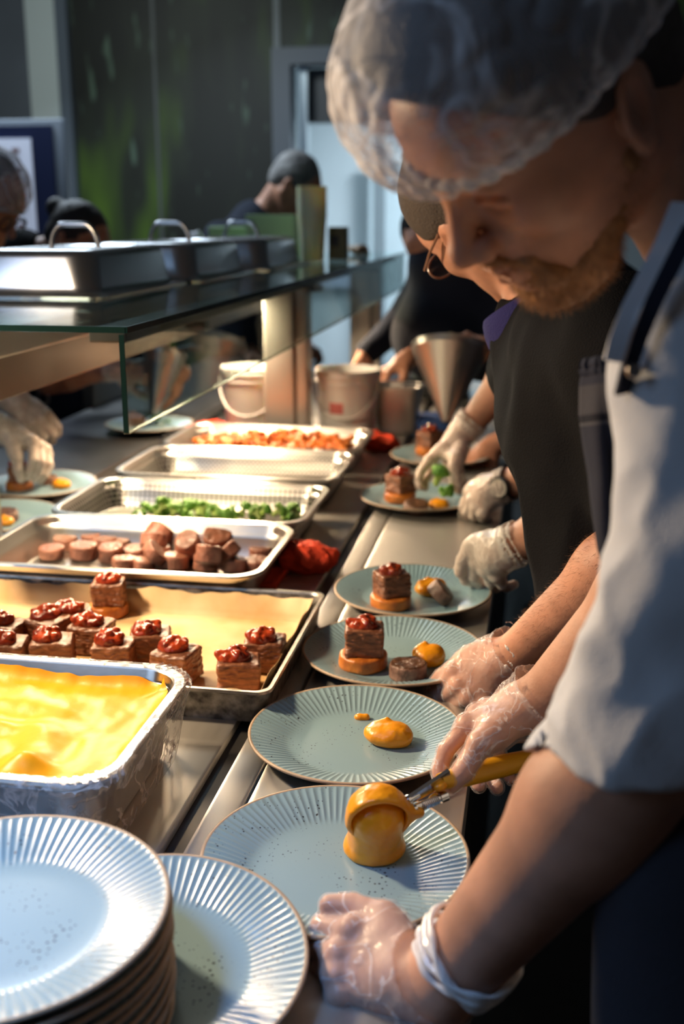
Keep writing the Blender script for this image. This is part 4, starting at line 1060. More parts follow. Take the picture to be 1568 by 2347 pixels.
# hair, brows, beard
hs = S(); H1.e(hs, (-.012, 0, .052), (.100, .085, .090), .01); H1.e(hs, (-.055, 0, .0), (.050, .068, .065), .02)
hs.disp(lambda p: .0025*_noise(p, 18, 4)+.001*_noise(p, 60, 5))
H1.e(hs, (.030, 0, .075), (.090, .084, .080), .03)
hs.cut(H1.w(.096, 0, .050), H1.M @ Vector((.55, 0, -.83)))
hs.cut(H1.w(.004, 0, -.005), H1.M @ Vector((.62, 0, -.55)), .008)
link_mesh('hair', sdf_mesh('hair', hs.ev, lo, hi, .0026), M_HAIR, chef)
bs = S()
for y in (1, -1):
    H1.cp(bs, (.004, y*.062, -.030), (.052, y*.036, -.092), .016, .021, .012); H1.cp(bs, (.0, y*.068, .0), (.004, y*.062, -.03), .007, .014, .01)
H1.e(bs, (.072, 0, -.106), (.030, .036, .028), .02); H1.e(bs, (.050, 0, -.105), (.035, .040, .025), .02)
H1.cp(bs, (.088, .030, -.082), (.088, -.030, -.082), .011, .011, .012)
for y in (1, -1):
    H1.cp(bs, (.107, 0, -.051), (.092, y*.028, -.060), .0062, .006, .004); H1.cp(bs, (.092, y*.029, -.060), (.083, y*.032, -.082), .007, .010, .006)
bs.disp(lambda p: .0016*_noise(p, 40, 6)+.0012*_noise(p, 90, 7))
bm_ = sdf_mesh('beard', bs.ev, lo, hi, .0022)
bo = link_mesh('beard', bm_, M_BEARD, chef); bo['label'] = 'ginger beard and moustache'
dn = H1.M @ Vector((.15, 0, -1))
strands('beard_hair', bm_, M_BEARD, 9000, .010, 3, bo, droop=tuple(dn), rad=.00016)
eb = S()
for y in (1, -1): H1.cp(eb, (.094, y*.046, .026), (.103, y*.014, .023), .0028, .0036, 0)
ebm = sdf_mesh('eyebrow', eb.ev, lo, hi, .0016); ebo = link_mesh('eyebrow', ebm, M_BEARD, chef)
strands('eyebrow_hair', ebm, M_BEARD, 700, .006, 5, ebo, droop=tuple(H1.M @ Vector((.3, 0, .3))), rad=.00014)
# hairnet: a puffed translucent cap gathered at a band
ns = S(); H1.e(ns, (.008, 0, .072), (.115, .098, .094), .02); H1.e(ns, (.074, 0, .078), (.056, .074, .058), .05); H1.e(ns, (-.03, 0, .04), (.098, .098, .090), .04)
cutn = (H1.M @ Vector((-.08, 0, -1))).normalized()
def netdisp(p):
    q = (p-np.array(H1.c, np.float32))@H1.R
    a = np.arctan2(q[:, 1], q[:, 0]-.01); t = np.clip((q[:, 2]+.03)/.12, 0, 1)
    n1 = _noise(p, 7, 12)
    return (.0035*(1-t)*np.sin(a*46+3*n1)+.0040*n1+.0022*(1-np.minimum(1, np.abs(_noise(p, 11, 14))*5))).astype(np.float32)
ns.disp(netdisp)
bandc = H1.w(.060, 0, .036)
ns.cut(bandc, cutn, .010)
inn = S(); inn.ops = list(ns.ops)
lo2, hi2 = bounds_of([H1.w(x, y, z) for x in (-.15, .16) for y in (-.12, .12) for z in (-.08, .19)], .01)
net = sdf_mesh('hairnet', lambda p: np.maximum(ns.ev(p), -((p-np.array(bandc-cutn*.004, np.float32))@(-np.array(cutn, np.float32)))*1.0*0-1e3), lo2, hi2, .0024)
# drop the flat lid that would close the cap under the face
n = len(net.polygons); ce = np.zeros(n*3, np.float32); net.polygons.foreach_get('center', ce); no = np.zeros(n*3, np.float32); net.polygons.foreach_get('normal', no)
kill = np.where(((no.reshape(-1, 3)@np.array(cutn, np.float32)) > .93) & (((ce.reshape(-1, 3)-np.array(bandc, np.float32))@np.array(cutn, np.float32)) > -.004))[0]
import bmesh
b_ = bmesh.new(); b_.from_mesh(net); b_.faces.ensure_lookup_table()
bmesh.ops.delete(b_, geom=[b_.faces[i] for i in kill], context='FACES'); b_.to_mesh(net); b_.free()
no_ = link_mesh('hairnet', net, M_NET, chef); no_['label'] = 'translucent white elasticated hairnet'
def band_loop(off, zz):
    pts = []
    for k in range(96):
        a = 2*math.pi*k/96; x, y = .006+.104*math.cos(a), .0885*math.sin(a)
        zl = .036-.08*(x-.060)
        pts.append(H1.w(x*off, y*off, zl+zz+.0012*math.sin(k*2.3)))
    return pts
bl = band_loop(1.0, .0); bl.append(bl[0])
MB().tube(bl, [.0042+.0012*math.sin(i*2.1) for i in range(len(bl))], 8, False).build('elastic_band', mat('elastic_white', (.48, .46, .46), .8, bump=.4, bscale=300), no_)
# jacket
def jacket_core(off=0.0):
    j = S(); c1_ = C0+CV(.42, .03, -.86)
    j.cap(neckb+CV(.03, -.02, 0), c1_, .115+off, .165+off, k=.05); j.cap(c1_, pelv, .165+off, .18+off, k=.05)
    j.cap(shL+CV(.05, .05, -.02), shR+CV(0, -.01, 0), .078+off, .07+off, k=.06)
    j.cap(P(1610, 560, .78), P(1590, 880, .74), .030+off, .045+off, k=.05)
    j.cap(P(1580, 820, .72), P(1555, 1150, .72), .040+off, .042+off, k=.05)
    return j
jk = jacket_core()
sl = S(); hemP = P(1400, 1762, .76)
armd = (elL-shL).normalized()
sl.cap(shL, elL, .070, .058, k=.03); sl.cap(elL, elL+(wrL-elL).normalized()*.07, .058, .064, k=.03)
sl.cap(P(1580, 1250, .72), P(1480, 1640, .75), .048, .052, k=.05)
hemn = CV(-.10, -1, .05)
sl.cut(hemP, hemn, .002)
slR = S(); slR.cap(shR, elR, .078, .070, k=.02); slR.cap(elR, elR+(wrR-elR).normalized()*.03, .068, .064, k=.02); slR.cut(elR+(wrR-elR).normalized()*.055, (wrR-elR), .002)
jk.join(sl, .02); jk.join(slR, .02)
jk.disp(folds(3.2, .008, 31, (1, 1, 1))); jk.disp(folds(6.5, .006, 33, (1, 1, .7)))
jk.sub_cap(elL+(wrL-elL).normalized()*.0, elL+(wrL-elL).normalized()*.2, .055, .062, k=.001)
jk.sub_cap(neckb+CV(.0, .0, 0), H1.w(-.03, 0, -.03), .070, .085, k=.01)
lo, hi = bounds_of([pelv, shL, shR, elL, elR, neckb, hemP], .20); 
jme = sdf_mesh('chef_jacket', jk.ev, lo, hi, .0038)
jo = link_mesh('chef_jacket', jme, M_WHITE, chef); jo['label'] = 'white cotton chef jacket with rolled short sleeves'
# sleeve hem stitch
# apron over the jacket: body part, bib edge and strap
def sheet(rows, thick, name, m, parent, wav=.0):
    """rows of world points -> solid cloth sheet"""
    nr_, nc = len(rows), len(rows[0]); V = [p for r in rows for p in r]
    me = np_mesh(name, [tuple(v) for v in V], [(j*nc+i, j*nc+i+1, (j+1)*nc+i+1, (j+1)*nc+i) for j in range(nr_-1) for i in range(nc-1)])
    o = link_mesh(name, me, m, parent); md_ = o.modifiers.new('s', 'SOLIDIFY'); md_.thickness = thick; md_.offset = 0
    return o
def apron_mat():
    m = bpy.data.materials.new('navy_striped_apron_cloth'); m.use_nodes = True; nt = m.node_tree; N = nt.nodes; L = nt.links
    b = N['Principled BSDF']; b.inputs['Roughness'].default_value = .95; b.inputs['Specular IOR Level'].default_value = .15
    uv = N.new('ShaderNodeAttribute'); uv.attribute_name = 'band'
    r = N.new('ShaderNodeValToRGB'); e = r.color_ramp.elements; r.color_ramp.interpolation = 'CONSTANT'
    e[0].position = 0; e[0].color = (.020, .021, .033, 1); e[1].position = .90; e[1].color = (.020, .021, .033, 1)
    for p_, c in ((.10, (.045, .043, .05, 1)), (.24, (.010, .010, .016, 1)), (.275, (.06, .058, .065, 1)), (.29, (.020, .021, .033, 1))):
        q = e.new(p_); q.color = c
    L.new(uv.outputs['Fac'], r.inputs[0]); L.new(r.outputs[0], b.inputs['Base Color'])
    tc = N.new('ShaderNodeTexCoord'); n = N.new('ShaderNodeTexNoise'); n.inputs['Scale'].default_value = 350; L.new(tc.outputs['Object'], n.inputs[0])
    bp = N.new('ShaderNodeBump'); bp.inputs['Strength'].default_value = .35; bp.inputs['Distance'].default_value = .002; L.new(n.outputs[0], bp.inputs['Height']); L.new(bp.outputs[0], b.inputs['Normal'])
    return m
M_APRON = apron_mat()
Lx = [(838, 1340), (880, 1332), (950, 1331), (1020, 1340), (1090, 1352), (1150, 1358), (1210, 1366), (1260, 1374), (1290, 1384), (1312, 1400)]
rows = []
NR = 48; NCc = 24
for j in range(NR):
    py = 838+(1312-838)*j/(NR-1)
    lx = np.interp(py, [a for a, b in Lx], [b for a, b in Lx]); row = []
    for i in range(NCc):
        u = i/(NCc-1); px = lx+u*(165); zz = .865-.135*u**1.2+.010*math.sin(u*13+j*.10)*(.3+j/NR)+.010*math.sin(math.pi*min(1, u*3))*-1
        pyy = py-(26*u if j < 3 else 26*u*(1-j/NR))
        if j < 2: zz += .004*math.sin(i*2.4)
        row.append(P(px, pyy, zz))
    rows.append(row)
bib = sheet(rows, .0035, 'apron_bib', M_APRON, chef)
at_ = bib.data.attributes.new('band', 'FLOAT', 'POINT'); at_.data.foreach_set('value', np.repeat(np.linspace(0, 1, NR), NCc).astype(np.float32))
bib['label'] = 'dark navy apron bib with grey band and ribbed top edge'
MB().tube(rows[0], .006, 8).tube([a.lerp(b, .5) for a, b in zip(rows[1], rows[2])], .0045, 8).build('bib_hem', M_NAVY, bib)
# strap and collar
stp = [P(1585, 520, .70), (P(1545, 600, .688)), P(1500, 690, .680), P(1466, 770, .680), P(1440, 850, .695), P(1428, 900, .71)]
def ribbon(pts, wdir, wd, th, name, m, parent):
    mb = MB(); loops = []
    for i, p in enumerate(pts):
        t = (Vector(pts[min(i+1, len(pts)-1)])-Vector(pts[max(0, i-1)])).normalized(); w_ = (wdir-t*wdir.dot(t)).normalized(); n_ = t.cross(w_)
        loops.append([p+w_*wd/2+n_*th/2, p-w_*wd/2+n_*th/2, p-w_*wd/2-n_*th/2, p+w_*wd/2-n_*th/2])
    return mb.loft(loops, True, True).build(name, m, parent)
ribbon(stp, CV(1, .4, 0), .011, .003, 'apron_strap', M_NAVY, chef)
cl_ = [P(1590, 470, .725), P(1555, 560, .715), P(1515, 640, .708), P(1478, 715, .705), P(1448, 790, .705), P(1436, 832, .71)]
ribbon(cl_, CV(1, .45, .2), .030, .004, 'jacket_lapel', M_WHITE, jo)
MB().lathe([(.0001, .003), (.004, .003), (.005, .0015), (.005, 0), (.0001, 0)], 16).xf(Matrix.Translation(P(1452, 850, .690)) @ Matrix.Rotation(1.4, 4, 'X')).build('button', mat('snap_button', (.25, .22, .2), .3, .8), chef)
ws = S(); ws.cap(C0+CV(.42, -.22, -.80), pelv, .150, .165, k=.05); ws.cap(P(1560, 2000, .80), P(1560, 2347, .84), .055, .065, k=.05)
legs(ws, pelv, (.42, 1.02), .105)
ws.disp(folds(3.0, .006, 41, (1, 1, .25)))
ws.cut(C0+CV(.42, -.18, -.80), (0, 0, 1), .005)
lo, hi = bounds_of([pelv, (.42, .85, .05), (.42, 1.2, .05), P(1540, 2000, .80)], .22)
ao = link_mesh('apron_skirt', sdf_mesh('apron_skirt', ws.ev, lo, hi, .0055), mat('navy_apron_stripe', (.022, .023, .034), .95, bump=.3, bscale=300, bstretch=(1, 1, 1), col2=(.034, .034, .046), vscale=3), chef)
shoes(chef, (.42, 1.02))
# gloves
glove(JL, elL, chef, M_GLOVE, .0015, .0026, .048, 3, M_CUFF, .038, .052, label='loose clear vinyl glove on the left hand', fat=1.05)
gl_ = [c for c in chef.children if c.name.startswith('glove')][-1]
ax_ = (elL-wrL).normalized(); e1_ = ax_.orthogonal().normalized(); e2_ = ax_.cross(e1_); mb = MB()
for k_, (t_, r_, w_) in enumerate(((.030, .0365, .0030), (.037, .0385, .0038), (.045, .0400, .0034), (.051, .0410, .0026))):
    mb.tube([wrL+ax_*(t_+.004*math.sin(a*2+k_)+.002*math.sin(a*5+k_*2))+(e1_*math.cos(a)+e2_*math.sin(a))*(r_+.0015*math.sin(a*3+k_)) for a in [2*math.pi*i/60 for i in range(61)]], [w_*(1+.25*math.sin(i*.9+k_)) for i in range(61)], 8, False)
mb.build('rolled_cuff', M_CUFF, gl_)['label'] = 'bunched whitish glove cuff'
glove(JR, elR, chef, M_GLOVE, .0015, .0034, .050, 8, M_CUFF, .038, .051, label='wrinkled clear vinyl glove smeared with puree')
rel(chef)
for ch in list(chef.children):
    for g_ in ch.children:
        if g_.type == 'MESH': g_.data.transform(Matrix.Translation(-chef.location))

# ---------------------------------------------------------------- generic figure
def figure(label, root, head, neck, pelvis, shs, arms, shirt_m, pants_m=None, cat='person', h=.005, hair=None, shirt_extra=None, sleeve=1.0, face=-1, skin=M_SKIN2, r_t=(.10, .14), detail=False, shirt_sc=1.0, foldamp=.006):
    """arms: list of (shoulder, elbow, wrist, J, sleeve_fraction, glove_material)"""
    o = empty('person', root); tag(o, label, 'person'); pts = [neck, pelvis]
    sk = S(); head.face(sk, detail); sk.cap(head.w(-.03, 0, -.03), neck, .052, .060, k=.03)
    mid = Vector(neck).lerp(Vector(pelvis), .4)
    sk.cap(neck, mid, r_t[0], r_t[1], k=.05); sk.cap(mid, pelvis, r_t[1], r_t[1]*.97, k=.05); sk.cap(shs[0], shs[1], .06, .06, k=.06)
    pts += [shs[0], shs[1], head.w(0, 0, .14), head.w(.12, 0, 0), head.w(0, 0, -.12), head.w(-.1, 0, 0)]
    for sh, el, wr, J, fr, gm in arms:
        arm_pts(sk, sh, el, wr, (.050, .044, .042, .028)); hand_sdf(sk, J); pts += [el, wr]+hand_pts(J)
    legs(sk, pelvis, root, .07)
    lo, hi = bounds_of(pts+[Vector((root[0], root[1]-.1, .1)), Vector((root[0], root[1]+.1, .1))], .15); lo[2] = .02
    link_mesh('body', sdf_mesh('body', sk.ev, lo, hi, h), skin, o)
    js = S(); js.cap(neck, mid, (r_t[0]+.025)*shirt_sc, (r_t[1]+.025)*shirt_sc, k=.05); js.cap(mid, pelvis, (r_t[1]+.025)*shirt_sc, (r_t[1]+.03)*shirt_sc, k=.05); js.cap(shs[0], shs[1], .078, .078, k=.06)
    if shirt_extra: shirt_extra(js)
    for sh, el, wr, J, fr, gm in arms:
        a = S()
        if fr <= 1: a.cap(sh, Vector(sh).lerp(Vector(el), fr), .068, .062, k=0)
        else: a.cap(sh, el, .068, .058, k=0); a.cap(el, Vector(el).lerp(Vector(wr), fr-1), .058, .045, k=.01)
        js.join(a, .03)
    js.disp(folds(3.0, foldamp, 17, (1, 1, .5)))
    js.sub_cap(neck, head.w(-.03, 0, -.03), .060, .064, k=.01)
    link_mesh('shirt', sdf_mesh('shirt', js.ev, lo-.06, hi+.06, max(h, .005)), shirt_m, o)
    tr = S(); tr.cap(Vector(pelvis)+Vector((0, 0, .04)), pelvis, r_t[1]+.022, r_t[1]+.02, k=0); legs(tr, pelvis, root, .095)
    link_mesh('trousers', sdf_mesh('trousers', tr.ev, lo-.04, (hi[0]+.04, hi[1]+.04, pelvis[2]+.3), .009), pants_m or M_BLACKCLOTH, o)
    shoes(o, root, face)
    for i, (sh, el, wr, J, fr, gm) in enumerate(arms):
        if gm is not None: glove(J, el, o, gm, .0024, .0022, .045, 20+i, None, .033, .040)
    if hair: hair(o, head)
    for ch in list(o.children): ch.data.transform(Matrix.Translation(-o.location)) if ch.type == 'MESH' else None
    for ch in list(o.children):
        for g_ in ch.children: g_.data.transform(Matrix.Translation(-o.location))
    return o
def short_hair(m, beanie=False, bun=False):
    def f(o, hd):
        lo, hi = bounds_of([hd.w(x, y, z) for x in (-.12, .11) for y in (-.1, .1) for z in (-.1, .15)], .02)
        hs = S(); hd.e(hs, (-.014, 0, .050), (.099, .084, .091), .01); hd.e(hs, (-.055, 0, .0), (.050, .066, .060), .02)
        hs.disp(lambda p: .003*_noise(p, 18, 4)); hs.cut(hd.w(.070, 0, .045), hd.M @ Vector((.80, 0, -.60))); hs.cut(hd.w(.004, 0, -.005), hd.M @ Vector((.62, 0, -.55)), .008)
        if bun: hd.e(hs, (-.12, 0, .05), (.035, .035, .035), .02)
        link_mesh('hair', sdf_mesh('hair', hs.ev, lo-.03, hi+.03, .004), m, o)
    return f
def relaxed(a=40): return [(a, 55, 35), (a+5, 58, 35), (a+8, 60, 38), (a+10, 60, 40)]
def pinch(): return [(38, 35, 20), (45, 42, 25), (52, 60, 35), (60, 65, 40)]

# ---------------------------------------------------------------- man in the black shirt
hb = Head(P(1116, 495, 1.60), CV(-.28, -.25, -.93), CV(-.70, .70, .02), 1.0)
nb_ = P(1305, 768, 1.57)
bpel = P(1560, 1500, 1.58); bpel.z = .95
def black_extra(js):
    js.cap(P(1255, 806, 1.56), P(1385, 850, 1.50), .052, .10, k=.04)
    js.cap(P(1385, 840, 1.50), P(1385, 960, 1.50), .105, .125, k=.05); js.cap(P(1375, 960, 1.50), P(1395, 1180, 1.50), .130, .115, k=.05); js.cap(P(1395, 1180, 1.48), P(1450, 1420, 1.46), .10, .125, k=.05)
    js.cap(P(1330, 780, 1.45), P(1430, 800, 1.38), .080, .09, k=.05)
def black_hair(o, hd):
    lo, hi = bounds_of([hd.w(x, y, z) for x in (-.12, .12) for y in (-.1, .1) for z in (-.06, .16)], .03)
    b = S(); hd.e(b, (-.006, 0, .060), (.103, .088, .090), .01); b.disp(lambda p: .0015*_noise(p, 16, 3)); b.cut(hd.w(.06, 0, .040), hd.M @ Vector((.28, 0, -.96)), .004)
    bo_ = link_mesh('beanie', sdf_mesh('beanie', b.ev, lo, hi, .003), M_BEANIE, o); bo_['label'] = 'taupe brown knitted cap'
    # glasses
    g = MB()
    for y in (1, -1):
        g.tube([hd.w(-.006, y*.086, .028), hd.w(.05, y*.082, .022), hd.w(.108, y*.070, .014)], .0022, 8)
        loop = [hd.w(.112, y*(.038+.027*math.cos(a)), .002+.019*math.sin(a)*(1 if abs(math.sin(a)) < .8 else .95)) for a in [2*math.pi*k/24 for k in range(25)]]
        g.tube(loop, .0020, 6, False)
    g.tube([hd.w(.112, .012, .006), hd.w(.116, 0, .009), hd.w(.112, -.012, .006)], .0018, 6)
    go = g.build('spectacles', M_FRAME, o); go['label'] = 'brown spectacles'
    for y in (1, -1):
        MB().add([hd.w(.112, y*(.038+.025*math.cos(a)), .002+.017*math.sin(a)) for a in [2*math.pi*k/20 for k in range(20)]], [tuple(range(20))]).build('lens', M_LENS, go)
    # ribbed collar
    c0_, c1_ = Vector(nb_), hd.w(-.03, 0, -.03); ax = (c1_-c0_).normalized(); e1 = ax.orthogonal().normalized(); e2 = ax.cross(e1); cc = P(1222, 706, 1.575)
    lp = [[cc+ax*t+(e1*math.cos(a)+e2*math.sin(a))*(.073+rr_) for a in [2*math.pi*k/40 for k in range(40)]] for t, rr_ in ((-.024, .006), (-.006, .002), (.012, -.004), (.016, -.001), (.010, .003), (-.006, .008), (-.024, .010))]
    MB().loft(lp).build('collar', M_COLLAR, o)['label'] = 'royal blue ribbed collar'
bsl, bel, bwr = P(1430, 850, 1.36), P(1500, 1225, 1.32), P(1178, 1502, 1.47)
JB = joints_at((1165, 1512, 1.475),
    [(1040, 1540, 1.490), (1052, 1572, 1.478), (1075, 1598, 1.468), (1105, 1618, 1.460)],
    [[(1000, 1590, 1.520), (1010, 1600, 1.545), (1040, 1590, 1.560)], [(1010, 1605, 1.505), (1015, 1612, 1.535), (1050, 1605, 1.550)],
     [(1035, 1625, 1.495), (1042, 1628, 1.520), (1075, 1618, 1.535)], [(1072, 1636, 1.485), (1085, 1636, 1.505), (1110, 1626, 1.52)]],
    [(1120, 1490, 1.490), (1062, 1515, 1.500), (1012, 1552, 1.520), (982, 1580, 1.535)], 1.0)
b2s, b2e, b2w = P(1260, 860, 1.80), P(1330, 1180, 1.72), P(1165, 1255, 1.80)
JB2 = joints_at((1150, 1262, 1.805),
    [(1078, 1262, 1.86), (1092, 1288, 1.85), (1115, 1306, 1.84), (1140, 1318, 1.83)],
    [[(1056, 1302, 1.87), (1068, 1330, 1.885), (1092, 1338, 1.90)], [(1088, 1322, 1.865), (1100, 1340, 1.885), (1125, 1340, 1.90)],
     [(1125, 1334, 1.855), (1135, 1346, 1.875), (1155, 1340, 1.89)], [(1152, 1340, 1.845), (1162, 1346, 1.86), (1178, 1340, 1.875)]],
    [(1118, 1240, 1.82), (1082, 1252, 1.845), (1062, 1285, 1.858), (1056, 1312, 1.866)], 1.0)
man = figure('person in black shirt with blue collar, taupe cap and glasses, hairy arm holding a plate', (.42, 1.75, 0), hb, nb_, bpel, (bsl, P(1240, 850, 1.76)),
    [(bsl, bel, bwr, JB, .85, None), (b2s, b2e, b2w, JB2, .9, None)], M_BLACKCLOTH, M_BLACK, hair=black_hair, shirt_extra=black_extra, h=.0036, detail=True, r_t=(.085, .10), foldamp=.014)
# gloves and arm hair (same root)
def under(root, o):
    o.data.transform(Matrix.Translation(-root.location)); return o
g1 = under(man, glove(JB, bel, man, M_GLOVE, .0018, .0034, .048, 13, M_CUFF, .037, .048, label='clear vinyl glove on the hairy arm'))
g2 = under(man, glove(JB2, b2e, man, M_GLOVE_FAR, .0022, .0026, .045, 15, None, .033, .040, label='vinyl glove on the far hand'))
body2 = [c for c in man.children if c.name.startswith('body')][0]
ro = np.array(man.location, np.float32); ea, wa = np.array(bel, np.float32)-ro, np.array(bwr, np.float32)-ro; axn = (wa-ea)/np.linalg.norm(wa-ea); LL = float(np.linalg.norm(wa-ea))
def on_arm(co, no):
    t = (co-ea)@axn; d = np.linalg.norm(co-ea-t[:, None]*axn, axis=1); return (t > -.03) & (t < LL-.045) & (d < .062)
strands('arm_hair', body2.data, M_ARMHAIR, 3200, .011, 9, body2, keep=on_arm, droop=tuple(axn), rad=.00010, dr=.6)
# ================================================================== props on the counter
def cloth(loc, seed, r, h, label, rz=0, st_=(1, 1)):
    rs = random.Random(seed); s = S()
    s.ell((0, 0, h*.35), (r*.85*st_[0], r*.8*st_[1], h*.5), k=.01)
    for i in range(9):
        a = rs.uniform(0, 6.28); q = (r*.5*st_[0]*math.cos(a), r*.5*st_[1]*math.sin(a), h*rs.uniform(.3, .75)); a2 = a+rs.uniform(.6, 1.8)
        s.cap(q, (r*.8*st_[0]*math.cos(a2), r*.8*st_[1]*math.sin(a2), h*rs.uniform(.15, .6)), h*.22, h*.17, k=.008)
    s.disp(lambda p: -.004*(1-np.minimum(1, np.abs(_noise(p, 14, seed))*4))+.002*_noise(p, 30, seed+1))
    s.cut((0, 0, 0), (0, 0, -1))
    o = smooth_obj('folded_cloth', s, (-r*1.5*st_[0], -r*1.5*st_[1], -.005), (r*1.5*st_[0], r*1.5*st_[1], h*1.5), .0028, M_RED, None, loc); o.rotation_euler.z = rz
    tag(o, label, 'cloth', 'red cloths'); return o
def onc(px, py, h=CT): return PH(px, py, h)
cloth(onc(708, 1306), 3, .058, .060, 'crumpled coral red cloth between the steak pan and the plate row', .3, (1.05, .9))
cloth(onc(868, 1030), 5, .062, .052, 'folded red cloth right of the white bucket beside the far pans', .1, (1.1, .8))
p = onc(485, 1005); cloth(p, 8, .075, .055, 'red cloth beside the left white bucket behind the far pan', .2, (1.1, .8))
s = S().box((0, 0, .006), (.018, .09, .006), .004, k=0).disp(lambda p: .004*_noise(p, 14, 3))
o = smooth_obj('cloth_strip', s, (-.03, -.11, -.005), (.03, .11, .02), .0025, M_RED, None, onc(636, 1318)); tag(o, 'flat red cloth strip along the right end of the steak pan', 'cloth')
def bucket(loc, r, h, label, lab=False, seed=0):
    b = empty('plastic_bucket', loc); tag(b, label, 'bucket', 'white plastic buckets')
    pr = [(.0001, .003), (r*.80, .003), (r*.80, 0), (r*.83, 0), (r*.84, .004), (r*.95, h*.80), (r*.985, h*.80), (r*.985, h*.835), (r*.955, h*.84), (r*.965, h*.90), (r*1.0, h*.90), (r*1.01, h*.93), (r*1.0, h*.95), (r*.975, h*.955), (r*.985, h*.985), (r*1.0, h), (r*.96, h), (r*.94, h*.9), (r*.80, .01), (.0001, .008)]
    MB().lathe(pr, 64).build('tub', M_BUCKET, b)
    pts = [Vector((r*1.0*math.cos(a), -.012-r*.72*math.sin(a)**1.0*1.0-.0, h*.86-h*.52*math.sin(a))) for a in [math.pi*k/24 for k in range(25)]]
    pts = [Vector((q.x, -math.sqrt(max(0, (r*1.02)**2-q.x**2))*1.0-.004, q.z)) for q in pts]
    MB().tube(pts, .0032, 8).build('bail_handle', mat('handle_white', (.6, .58, .54), .4), b)
    if lab:
        vs = []; 
        for zz in (h*.40, h*.56):
            for k in range(9):
                a = math.radians(-118+28*k/8); rr_ = r*(.84+.11*zz/h/.80)+.001; vs.append((rr_*math.cos(a), rr_*math.sin(a), zz))
        MB().add(vs, [(i, i+1, 9+i+1, 9+i) for i in range(8)]).build('label_patch', M_PINKLABEL, b)
        mb = MB()
        for rw in range(3):
            zz = h*(.53-.045*rw)
            for k in range(6):
                a0 = math.radians(-116+4.2*k); rr_ = r*(.84+.11*zz/h/.80)+.0018
                mb.add([(rr_*math.cos(a), rr_*math.sin(a), z_) for z_ in (zz-.006, zz) for a in (a0, a0+math.radians(2.4))], [(0, 1, 3, 2)])
        mb.build('label_print', mat('dull_red_ink', (.5, .08, .08), .6), b, smooth=False)
    return b
pb = onc(783, 1012); bk = bucket(Vector((pb.x+.006, pb.y+.08, CT)), .098, .205, 'white plastic bucket with red label right of the steel post', True)
pb2 = onc(566, 1012); bucket(Vector((pb2.x-.01, pb2.y+.13, CT)), .098, .205, 'white plastic bucket left of and behind the steel post')
# small steel container and blue roll
pq = onc(908, 992)
q = MB(); w_ = .082; Dq = .145
for lo_ in (1,):
    lp2 = lambda i, z: rrect(-w_+i, -.07+i, w_-i, .07-i, .03, z, 5)
    q.loft([lp2(0, Dq-.006), lp2(0, Dq), lp2(.010, Dq), lp2(.012, Dq-.004), lp2(.018, .01), lp2(.03, .004)], False, True).loft([l[::-1] for l in [lp2(0, Dq-.006), lp2(.009, Dq-.004), lp2(.016, .008), lp2(.024, 0)]], False, True)
o = q.build('steel_container', M_STEEL, None, Vector((pq.x, pq.y+.02, CT))); tag(o, 'small deep steel container behind the red cloth right of the bucket', 'container')
o = MB().tube([(-.085, 0, Dq+.004), (.0, .0, Dq+.007), (.12, 0, Dq+.010)], [.004, .004, .005], 8).box((-.02, -.004, Dq+.002), (.02, .004, Dq+.012)).build('tongs', M_CHROME, None, Vector((pq.x+.005, pq.y-.03, CT))); tag(o, 'steel tongs lying across the small deep steel container', 'tongs')
pz = onc(985, 1000)
o = MB().box((-.05, -.07, 0), (.06, .07, .050), .018).build('paper_towel_pack', M_BLUECLOTH, None, Vector((pz.x, pz.y+.09, CT))); tag(o, 'blue paper pack on the counter behind the farthest right plate', 'paper')
pz = onc(1000, 905)
o = MB().box((-.12, -.10, 0), (.14, .10, .07), .01).build('storage_crate', mat('dark_crate', (.03, .035, .04), .6), None, Vector((pz.x-.02, pz.y+.0, CT))); tag(o, 'dark shallow crate at the far end of the counter under the dispenser', 'crate')
o = leaves(Vector((pz.x-.03, pz.y-.02, CT+.070)), 9, 60, .09, 'salad leaves heaped on the dark far crate')
for k, (px, rz_) in enumerate(((955, 0), (985, 1))):
    pass
# ---- portion scoop
scp = empty('portion_scoop', P(866, 1870, 1.085)); tag(scp, 'steel portion scoop with yellow handle coated in puree, held over the near plate', 'scoop')
so = scp.location.copy()
bowlc = P(868, 1874, 1.083)
opn = CV(.12, -.62, .78).normalized()                 # where the open side faces
sb = S().ell(bowlc-so, (.0315, .0315, .0315), k=0).sub_ell(bowlc-so, (.0285, .0285, .0285), k=.001); sb.cut(bowlc-so+opn*.004, opn, .001)
L_ = np.array(bowlc-so)
link_mesh('bowl', sdf_mesh('bowl', sb.ev, L_-.045, L_+.045, .0012), M_CHROME, scp)
sc_ = S().ell(bowlc-so, (.0335, .0335, .0335), k=0)
sc_.cap(bowlc-so+CV(.025, .003, -.006), bowlc-so+CV(.040, .004, -.004), .008, .006, k=.01)
sc_.disp(lambda p: .0011*_noise(p, 24, 5)+.0007*_noise(p, 55, 6))
sc_.sub_ell(bowlc-so+opn*.004, (.0272, .0272, .0272), k=.003); sc_.cut(bowlc-so+opn*.006, opn, .004)
link_mesh('puree_coating', sdf_mesh('puree_coating', sc_.ev, L_-.05, L_+.05, .0011), M_PUREE, scp)['label'] = 'thick squash puree smeared over the scoop bowl'
n0, n1, n2 = P(925, 1842, 1.088), P(1008, 1792, 1.110), P(1205, 1742, 1.170)
mb = MB(); mb.tube([n0, n0.lerp(n1, .4)], [.0048, .0042], 12); mb.tube([n0.lerp(n1, .1), n0.lerp(n1, .16)], [.0062, .0062], 12)
mb.v = [tuple(Vector(v)-so) for v in mb.v]; mb.build('neck', M_CHROME, scp)
